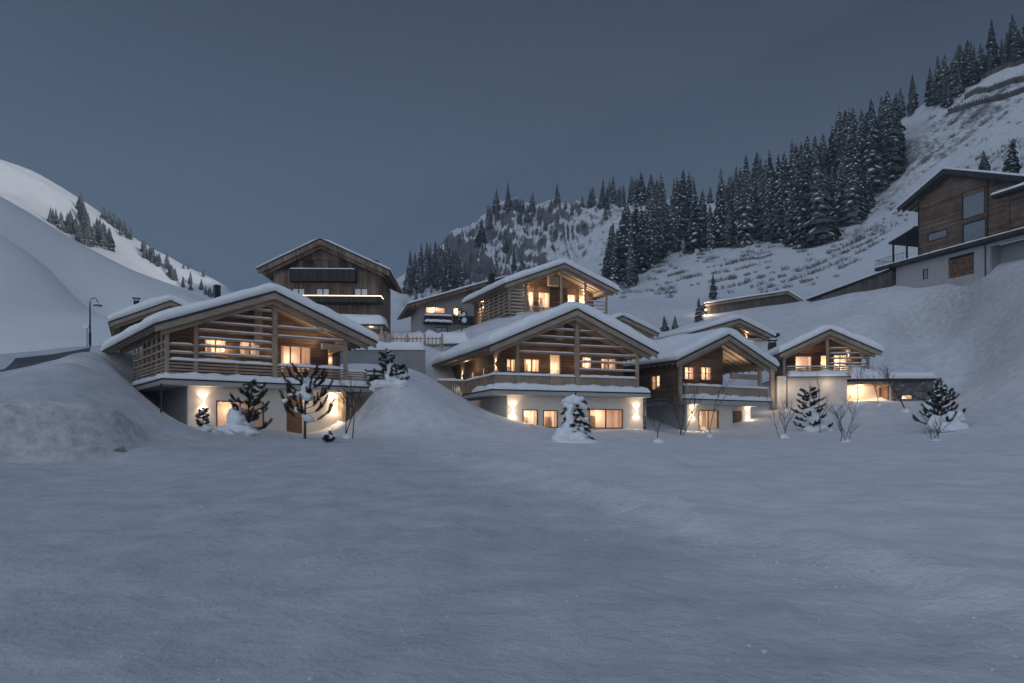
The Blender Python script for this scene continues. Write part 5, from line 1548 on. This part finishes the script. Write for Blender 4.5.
# winter scrub on the slope and on the cliff: nobody could count it
mb = MB(); rs = random.Random(9); cnt = 0
while cnt < 750:
    px, py = rs.uniform(600, 1024), rs.uniform(90, 305)
    band = in_poly(px, py, [(615, 300), (640, 275), (700, 238), (800, 228), (850, 215), (890, 195), (930, 120), (1024, 70), (1024, 175), (930, 195), (880, 250), (820, 288), (700, 300)])
    cl = in_poly(px, py, [(600, 205), (640, 205), (640, 290), (600, 290)])
    if not (band or cl): continue
    if mnoise.noise(Vector((px * .035, py * .055, 3))) < rs.uniform(-.3, .45): continue
    h_ = hit(px, py, 120, 340, 1.5)
    if not h_: continue
    cnt += 1
    r_ = rs.uniform(.35, 1.0)
    for q in range(13):
        a = rs.uniform(0, 6.28); l = r_ * rs.uniform(.6, 1.5); cx, cy = h_[0] + rs.uniform(-1, 1) * r_, h_[1] + rs.uniform(-1, 1) * r_
        tx, ty, tz = math.cos(a) * l * .8, math.sin(a) * l * .8, l * rs.uniform(.6, 1.1)
        w = .07
        mb.add([(cx - w, cy, h_[2] - .2), (cx + w, cy, h_[2] - .2), (cx + tx, cy + ty, h_[2] + tz)], [(0, 1, 2)])
        mb.add([(cx + tx * .4, cy + ty * .4, h_[2] + tz * .4), (cx + tx * .4 + w, cy + ty * .4, h_[2] + tz * .5), (cx + tx * .2 - ty * .6, cy + ty * .3 + tx * .6, h_[2] + tz * .9)], [(0, 1, 2)])
tag(mb.build('winter_scrub', M['scrub']), 'low dark scrub poking through the snow of the steep slope', 'scrub', None, 'stuff')


# crumbs and clods of snow on the packed track
mb = MB(); rs = random.Random(77)
bmi = bmesh.new(); bmesh.ops.create_icosphere(bmi, subdivisions=1, radius=1.0)
iv = [v.co.copy() for v in bmi.verts]; if_ = [tuple(v.index for v in f.verts) for f in bmi.faces]; bmi.free()
for _ in range(1000):
    y = 5 + 30 * rs.random() ** 1.4
    if rs.random() < .6: x = (21.0 - y) / 3.2 + rs.gauss(0, .35 + y * .012)
    else: x = rs.uniform(-.62, .62) * y
    if abs(x) > .7 * y + 1: continue
    r_ = rs.uniform(.007, .022) * (1 if rs.random() < .96 else 1.6) * (.8 + y / 40); z = gz(x, y) + r_ * .1
    q = [rs.uniform(.6, 1.25) for _k in iv]
    mb.add([(x + v.x * r_ * w * 1.3, y + v.y * r_ * w * 1.3, z + v.z * r_ * w * .8) for v, w in zip(iv, q)], if_)
tag(mb.build('snow_crumbs', M['crumb']), 'crumbs and clods of snow strewn over the packed track', 'snow', None, 'stuff')


# ---- young pines and bare saplings in front of the chalets
def needle_branch(mb, pts, rd_, n, ln, wd=.02, start=.15, mi=0):
    segs = len(pts) - 1
    for i in range(n):
        t = start + (1 - start) * (i + rd_.random()) / n
        f = t * segs; k = min(int(f), segs - 1); u = f - k
        p = pts[k].lerp(pts[k + 1], u); d = (pts[k + 1] - pts[k]).normalized()
        a = Vector((rd_.gauss(0, 1), rd_.gauss(0, 1), rd_.gauss(0, 1))); a = (a - d * a.dot(d)).normalized()
        q = p + (a * .85 + d * .75).normalized() * ln * rd_.uniform(.7, 1.15)
        s = d.cross(a) * wd
        mb.add([p - s, p + s, q], [(0, 1, 2)], mi)


def young_pine(px, py, Y, h, label, seed, nb=22, lean=(0, 0), spread=.42, clumps=(), up=.75, low=.18, mat='pine_needle', bald=0.0, group=None, wide=1.0, z=None, tip=.18):
    rd_ = random.Random(seed)
    x, y = pt(px, py, Y)[:2]; z = gz(x, y) if z is None else z
    root = tag(empty('young_pine', (x, y, z)), label, 'pine tree', group)
    tp = [Vector((lean[0] * t ** 1.5 * h, lean[1] * t ** 1.5 * h, h * t - .3 * (t == 0))) for t in (0, .25, .5, .75, .96)]
    mb = MB(); mb.tube(tp, [h * .018 + .02, h * .015 + .012, h * .012 + .01, .02, .01], 7)
    wood_ = mb
    nd = MB()
    ends = []
    for b in range(nb):
        t = low + (.97 - low) * (b / (nb - 1)) ** .9
        f = t * 4; k = min(int(f), 3); p = tp[k].lerp(tp[k + 1], f - k)
        a = b * 2.4 + rd_.uniform(-.4, .4)
        L = h * spread * (1 - .62 * t) * rd_.uniform(.75, 1.2) * wide
        d = Vector((math.cos(a), math.sin(a), 0))
        pts = [p, p + d * L * .4 + Vector((0, 0, L * .08 * up)), p + d * L * .78 + Vector((0, 0, L * .38 * up)), p + d * L + Vector((0, 0, L * .85 * up))]
        wood_.tube(pts, [.022, .017, .013, .008], 5)
        if rd_.random() >= bald: needle_branch(nd, pts, rd_, int(230 * L / 1.0) + 80, .19 + .02 * h / 4, .013, tip)
        for m in range(2):
            bb = pts[1].lerp(pts[2], rd_.random()); dd = (d + Vector((-d.y, d.x, 0)) * rd_.choice((-1, 1)) * .9 + Vector((0, 0, .8 * up))).normalized()
            p2 = [bb, bb + dd * L * .22, bb + dd * L * .3 + Vector((0, 0, L * .16 * up))]
            wood_.tube(p2, [.012, .01, .006], 4); needle_branch(nd, p2, rd_, int(95 * L) + 40, .18, .013, .1)
        ends.append(pts[2])
    top = [tp[3], tp[4], tp[4] + Vector((0, 0, h * .06))]
    needle_branch(nd, top, rd_, 90, .17, .022, 0)
    wood_.build('trunk', M['bark'], root)
    nd.build('needles', M[mat], root)
    for i, (cx, cy, cz, rx, ry, rz) in enumerate(clumps):
        blob('snow_clump', (cx, cy, cz), (rx, ry, rz), M['snow'], root, seed + i, rough=.55)
    rr = random.Random(seed + 1)
    for e in rr.sample(ends, min(len(ends), 9)):
        s_ = rr.uniform(.06, .15) * (h / 4) ** .5
        blob('snow_clump', (e.x, e.y, e.z + .08), (s_ * 1.4, s_ * 1.3, s_ * .8), M['snow'], root, rr.randrange(99), rough=.5, sub=2)
    return root


def bare_sapling(px, py, Y, h, label, seed, stems=1, spread=.35, group=None, mound=0.0, rad=.022):
    rd_ = random.Random(seed)
    x, y = pt(px, py, Y)[:2]; z = gz(x, y)
    root = tag(empty('bare_sapling', (x, y, z)), label, 'sapling', group)
    mb = MB()
    def grow(p, d, L, r, dep):
        pts = [p]; q = p.copy(); dd = d.copy()
        for i in range(4):
            dd = (dd + Vector((rd_.gauss(0, .12), rd_.gauss(0, .12), .08))).normalized(); q = q + dd * L / 4; pts.append(q.copy())
        mb.tube(pts, [r * 1.35, r * 1.2, r, r * .75, r * .5], 5)
        if dep > 0:
            for i in range(rd_.randint(4, 6)):
                k = rd_.randint(1, 3); b = pts[k].lerp(pts[k + 1], rd_.random())
                a = rd_.uniform(0, 6.28); e = (dd * .75 + Vector((math.cos(a), math.sin(a), .25)) * .75).normalized()
                grow(b, e, L * rd_.uniform(.3, .5), r * .55, dep - 1)
    for s_ in range(stems):
        a = rd_.uniform(0, 6.28)
        d = Vector((math.cos(a) * spread * (stems > 1), math.sin(a) * spread * (stems > 1), 1)).normalized()
        grow(Vector((rd_.uniform(-.08, .08) * stems, rd_.uniform(-.08, .08) * stems, -.15)), d, h, rad, 2)
    mb.build('branches', M['twig'], root)
    if mound: blob('snow_mound', (.05, -.08, .02), (mound * .8, mound * .75, mound * .85), M['snow'], root, seed, rough=.3)
    return root


young_pine(305, 437, 46.5, 3.9, 'young pine with upswept dark branches and snow in its top before the slat chalet', 11, 21, (0.01, 0), .52,
           [(.15, -.15, 2.9, .34, .34, .36), (.3, -.3, 2.45, .30, .28, .22), (-.2, -.2, 2.55, .26, .28, .22), (.25, -.4, 1.2, .34, .3, .2), (-.05, -.2, 3.35, .16, .16, .2), (-.35, -.3, 1.7, .2, .2, .14)], up=.95, low=.24, tip=.35)
young_pine(246, 432, 48.5, 3.2, 'leaning pine half buried under a snow lump in front of a lit cellar window', 12, 24, (.14, 0), .50,
           [(-.42, -.45, .98, .56, .48, .66), (-.7, -.55, .3, .85, .6, .4), (.1, -.6, .2, .9, .6, .3), (.3, -.4, .7, .3, .3, .18), (-1.2, -.4, .2, .5, .45, .25)], up=.55, low=.12, tip=.25)
young_pine(203, 427, 50, 1.5, 'tiny snow crusted conifer tip in front of the left wall lamp', 13, 14, (0, 0), .36, [(.1, -.1, .2, .5, .4, .3)], up=.4)
young_pine(388, 380, 60.5, 2.6, 'snow crusted shrubby pine on top of the snow heap between two chalets', 14, 20, (-.05, 0), .45, [(.25, -.3, .35, .42, .4, .5), (.05, -.15, 1.35, .2, .2, .3), (.2, -.2, .95, .24, .24, .3), (.8, -.2, .0, .7, .5, .35), (-.6, -.2, .0, .6, .5, .3)], up=.3, low=.1)
young_pine(375, 376, 61.5, 1.1, 'low dark pine shrub at the left shoulder of the snow heap', 15, 14, (0, 0), .6, [(0, -.2, .2, .4, .3, .25)], up=.4, low=.1)
young_pine(402, 374, 61.5, 1.0, 'low dark pine shrub at the right shoulder of the snow heap', 16, 14, (0, 0), .6, [(0, -.2, .3, .4, .3, .3)], up=.4, low=.1)
young_pine(574, 442, 57, 3.3, 'bent young conifer swallowed by a tall heap of snow before the central chalet', 17, 30, (.04, 0), .46,
           [(0, -.2, 2.8, .72, .6, .38), (.4, -.2, 2.5, .45, .45, .32), (-.35, -.25, 2.45, .42, .42, .42), (-.32, -.35, 1.95, .3, .34, .5), (-.25, -.4, 1.45, .32, .36, .45), (-.35, -.45, .95, .46, .48, .45),
            (-.55, -.5, .5, .8, .7, .5), (-.3, -.5, -.05, 1.2, 1.0, .6), (.5, -.5, -.2, .95, .8, .45), (0, -.4, -.4, 2.0, 1.5, .6), (.6, -.45, .8, .24, .24, .26), (.8, -.5, 1.5, .2, .2, .16)], up=-.35, low=.15, tip=.2)
young_pine(810, 417, 72, 4.0, 'pointed dark pine with snow lit branches before the entrance court chalet', 18, 30, (0, 0), .48, [(0, -.3, 1.7, .6, .4, .4), (.3, -.4, 1.1, .7, .5, .4), (.9, -.2, .2, 1.2, .8, .5)], up=.35, low=.08)
young_pine(941, 428, 66, 3.6, 'broad dark pine with big snow clumps at the right edge of the garden', 19, 30, (.03, 0), .55, [(.3, -.7, .9, .75, .5, .6), (1.0, -.6, 1.2, .6, .5, .5), (-.7, -.6, .6, .7, .5, .6), (.4, -.8, .3, 1.2, .7, .5)], up=.55, low=.1)
young_pine(938, 412, 70, 4.0, 'withered brown conifer standing behind the broad snow clumped pine', 20, 22, (0, 0), .17, [(-.9, -.4, 1.2, .5, .4, .9)], up=1.4, low=.2, mat='brown_needle')
young_pine(328, 447, 44, .55, 'dark conifer tip buried in snow at the foot of the young pine', 21, 12, (.2, 0), .7, [(.1, .12, .35, .38, .3, .22)], up=-.3, low=.1)
young_pine(462, 336, 99, 3.0, 'dark snowy shrub in front of the pale plaster house', 22, 16, (0, 0), .3, [(0, -.2, 2.2, .4, .3, .3), (.3, -.2, 1.5, .3, .3, .3)], up=.9, low=.4)
for px, py, Y, h, lab, sd, st, md in ((346, 435, 49, 3.6, 'tall thin bare sapling before the dark wood panel of the slat chalet', 31, 2, .3), (353, 433, 50, 3.2, 'slightly shorter bare sapling right beside the tall thin one', 32, 1, 0),
                                      (658, 447, 58, 3.4, 'bare sapling with a pointed snow mound at its foot', 33, 1, .5), (681, 436, 66, 4.4, 'forked bare sapling in front of the grey side wall', 34, 3, 0),
                                      (709, 437, 67, 4.2, 'single straight bare sapling in front of the glass cellar door', 35, 1, .35), (783, 438, 64, 2.6, 'small bushy bare shrub below the entrance court', 36, 4, .45),
                                      (845, 442, 60, 2.9, 'spreading bare shrub in the open snow below the entrance court', 37, 5, .5), (857, 405, 82, 4.2, 'thin bare sapling left in front of the glowing entrance recess', 38, 1, .4),
                                      (879, 405, 82.5, 4.0, 'thin bare sapling right in front of the glowing entrance recess', 39, 1, .3), (905, 411, 80, 4.6, 'bushy bare sapling in front of the dark stone wall', 40, 3, .4),
                                      (934, 447, 58, 2.4, 'small bare shrub in front of the broad snow clumped pine', 41, 3, .55), (821, 425, 70, 4.8, 'leaning thin bare sapling right of the pointed dark pine', 42, 1, 0)):
    bare_sapling(px, py, Y, h, lab, sd, st, .38, 'bare saplings in the snow', md, .028 if h > 3 else .02)
# snow pole by the left chalet, snowy shrubs by the road, brown stub in the bank
x, y = pt(161, 417, 49.5)[:2]; z = gz(x, y)
mb = MB(); mb.tube([(0, 0, -.4), (0, 0, 2.4)], .06, 6); o = mb.build('snow_pole', M['iron']); o.location = (x, y, z); tag(o, 'thin dark snow pole standing at the corner of the slat chalet', 'pole')
h_ = hit(118, 452, 20, 40, .1) or (-16, 32, -.5)
mb = MB(); mb.add([(-.45, 0, -.1), (.4, .05, -.1), (.1, .3, .24), (-.1, -.2, .05), (.35, -.1, .12)], [(0, 3, 4, 1), (0, 2, 3), (3, 2, 4), (4, 2, 1), (0, 1, 2)]); o = mb.build('rock', M['concrete']); o.location = h_
tag(o, 'small dark rock poking from the foot of the cut snowbank', 'rock')

# ================================================================== sky, sun, camera
SUN_AZ, SUN_EL = 128.0, 8.0
w = bpy.data.worlds.new('World'); scene.world = w; w.use_nodes = True
nt = w.node_tree; bg = nt.nodes['Background']
sky = nt.nodes.new('ShaderNodeTexSky'); sky.sky_type = 'NISHITA'; sky.sun_disc = False
sky.sun_elevation = R(SUN_EL); sky.sun_rotation = R(SUN_AZ); sky.altitude = 1400; sky.air_density = 1.0; sky.dust_density = 1.0; sky.ozone_density = 1.5
hs_ = nt.nodes.new('ShaderNodeHueSaturation'); hs_.inputs['Saturation'].default_value = SKY_SAT; hs_.inputs['Hue'].default_value = SKY_HUE; hs_.inputs['Value'].default_value = 1
# unseen upper dome paled and brightened, an added fill light on the snow
tc_ = nt.nodes.new('ShaderNodeTexCoord'); sp_ = nt.nodes.new('ShaderNodeSeparateXYZ'); nt.links.new(tc_.outputs['Generated'], sp_.inputs[0])
mr_ = nt.nodes.new('ShaderNodeMapRange'); mr_.interpolation_type = 'SMOOTHSTEP'
mr_.inputs[1].default_value = .5; mr_.inputs[2].default_value = .8; mr_.inputs[3].default_value = 0.0; mr_.inputs[4].default_value = ZEN
nt.links.new(sp_.outputs[2], mr_.inputs[0])
# the last light stands in the western sky, behind the photographer
ny_m = nt.nodes.new('ShaderNodeVectorMath'); ny_m.operation = 'DOT_PRODUCT'; ny_m.inputs[1].default_value = (-.53, -.85, 0); nt.links.new(tc_.outputs['Generated'], ny_m.inputs[0])
bk_ = nt.nodes.new('ShaderNodeMapRange'); bk_.interpolation_type = 'SMOOTHSTEP'
bk_.inputs[1].default_value = 0.0; bk_.inputs[2].default_value = .85; bk_.inputs[3].default_value = 0.0; bk_.inputs[4].default_value = BACK
nt.links.new(ny_m.outputs['Value'], bk_.inputs[0])
gain_ = nt.nodes.new('ShaderNodeMath'); gain_.operation = 'ADD'; nt.links.new(mr_.outputs[0], gain_.inputs[0]); nt.links.new(bk_.outputs[0], gain_.inputs[1])
dim_ = nt.nodes.new('ShaderNodeMapRange'); dim_.inputs[1].default_value = .2; dim_.inputs[2].default_value = .48; dim_.inputs[3].default_value = 1.0; dim_.inputs[4].default_value = .60
nt.links.new(sp_.outputs[2], dim_.inputs[0]); g2_ = nt.nodes.new('ShaderNodeMath'); g2_.operation = 'ADD'; nt.links.new(gain_.outputs[0], g2_.inputs[0]); nt.links.new(dim_.outputs[0], g2_.inputs[1])
mr2_ = nt.nodes.new('ShaderNodeMapRange'); mr2_.interpolation_type = 'SMOOTHSTEP'
mr2_.inputs[1].default_value = .5; mr2_.inputs[2].default_value = .8; mr2_.inputs[3].default_value = 1.0; mr2_.inputs[4].default_value = ZEN_SAT
nt.links.new(sp_.outputs[2], mr2_.inputs[0])
# an even veil of thin cloud over the clear sky
veil = nt.nodes.new('ShaderNodeMix'); veil.data_type = 'RGBA'; veil.inputs[0].default_value = .55; veil.inputs[7].default_value = (1.5, 2.2, 3.5, 1)
cn_ = nt.nodes.new('ShaderNodeTexNoise'); cn_.inputs['Scale'].default_value = 2.2; cn_.inputs['Detail'].default_value = 4
cm_ = nt.nodes.new('ShaderNodeMapping'); cm_.inputs['Scale'].default_value = (1, 1, 3); nt.links.new(tc_.outputs['Generated'], cm_.inputs[0]); nt.links.new(cm_.outputs[0], cn_.inputs['Vector'])
cr_ = nt.nodes.new('ShaderNodeMapRange'); cr_.inputs[1].default_value = .3; cr_.inputs[2].default_value = .7; cr_.inputs[3].default_value = .42; cr_.inputs[4].default_value = .72
nt.links.new(cn_.outputs['Fac'], cr_.inputs[0]); nt.links.new(cr_.outputs[0], veil.inputs[0])
nt.links.new(sky.outputs[0], hs_.inputs['Color']); nt.links.new(hs_.outputs[0], veil.inputs[6])
sat_ = nt.nodes.new('ShaderNodeMath'); sat_.operation = 'MULTIPLY_ADD'; sat_.inputs[1].default_value = -BACK_PALE / BACK
nt.links.new(bk_.outputs[0], sat_.inputs[0]); nt.links.new(mr2_.outputs[0], sat_.inputs[2])
hs2_ = nt.nodes.new('ShaderNodeHueSaturation'); nt.links.new(g2_.outputs[0], hs2_.inputs['Value']); nt.links.new(sat_.outputs[0], hs2_.inputs['Saturation'])
nt.links.new(veil.outputs[2], hs2_.inputs['Color']); nt.links.new(hs2_.outputs[0], bg.inputs['Color'])
bg.inputs['Strength'].default_value = SKY_STR
sl_ = bpy.data.lights.new('sun', 'SUN'); sl_.energy = SUN_E; sl_.angle = R(.6); sl_.color = (1, .95, .9)
so = link(bpy.data.objects.new('sun', sl_))
S = Vector((math.sin(R(SUN_AZ)) * math.cos(R(SUN_EL)), math.cos(R(SUN_AZ)) * math.cos(R(SUN_EL)), math.sin(R(SUN_EL))))
so.rotation_euler = (-S).to_track_quat('-Z', 'Y').to_euler()

if HAZE > 0:
    hz = MB(); hz.box(-470, 300, -120, 620, -9, 215)
    hm = bpy.data.materials.new('valley_air'); hm.use_nodes = True; hn = hm.node_tree
    hn.nodes.remove(hn.nodes['Principled BSDF']); ho_ = [n for n in hn.nodes if n.type == 'OUTPUT_MATERIAL'][0]
    pv = hn.nodes.new('ShaderNodeVolumePrincipled'); pv.inputs['Color'].default_value = (.72, .83, 1.0, 1); pv.inputs['Density'].default_value = HAZE; pv.inputs['Anisotropy'].default_value = .2
    hn.links.new(pv.outputs[0], ho_.inputs['Volume'])
    tag(hz.build('haze', hm), 'thin evening haze filling the snowy valley', 'haze', None, 'stuff')

cam = bpy.data.cameras.new('camera'); cam.lens = F / 1024 * 36; cam.sensor_width = 36; cam.shift_y = (HY - 341.5) / 1024
cam.clip_end = 5000; cam.clip_start = .1
co_ = link(bpy.data.objects.new('camera', cam)); co_.location = (0, 0, 0); co_.rotation_euler = (R(90), 0, 0)
scene.camera = co_
scene.render.engine = 'CYCLES'
vs_ = scene.view_settings; scene.display_settings.display_device = 'sRGB'
vs_.view_transform = 'Standard'; vs_.look = 'None'; vs_.gamma = 1; vs_.exposure = EXPO; vs_.use_curve_mapping = False
cy = scene.cycles
cy.use_denoising = True; cy.denoiser = 'OPENIMAGEDENOISE'; cy.use_adaptive_sampling = True; cy.adaptive_threshold = .02
cy.max_bounces = 6; cy.diffuse_bounces = 3; cy.glossy_bounces = 2; cy.transparent_max_bounces = 8; cy.sample_clamp_indirect = 4.0
cy.use_light_tree = True
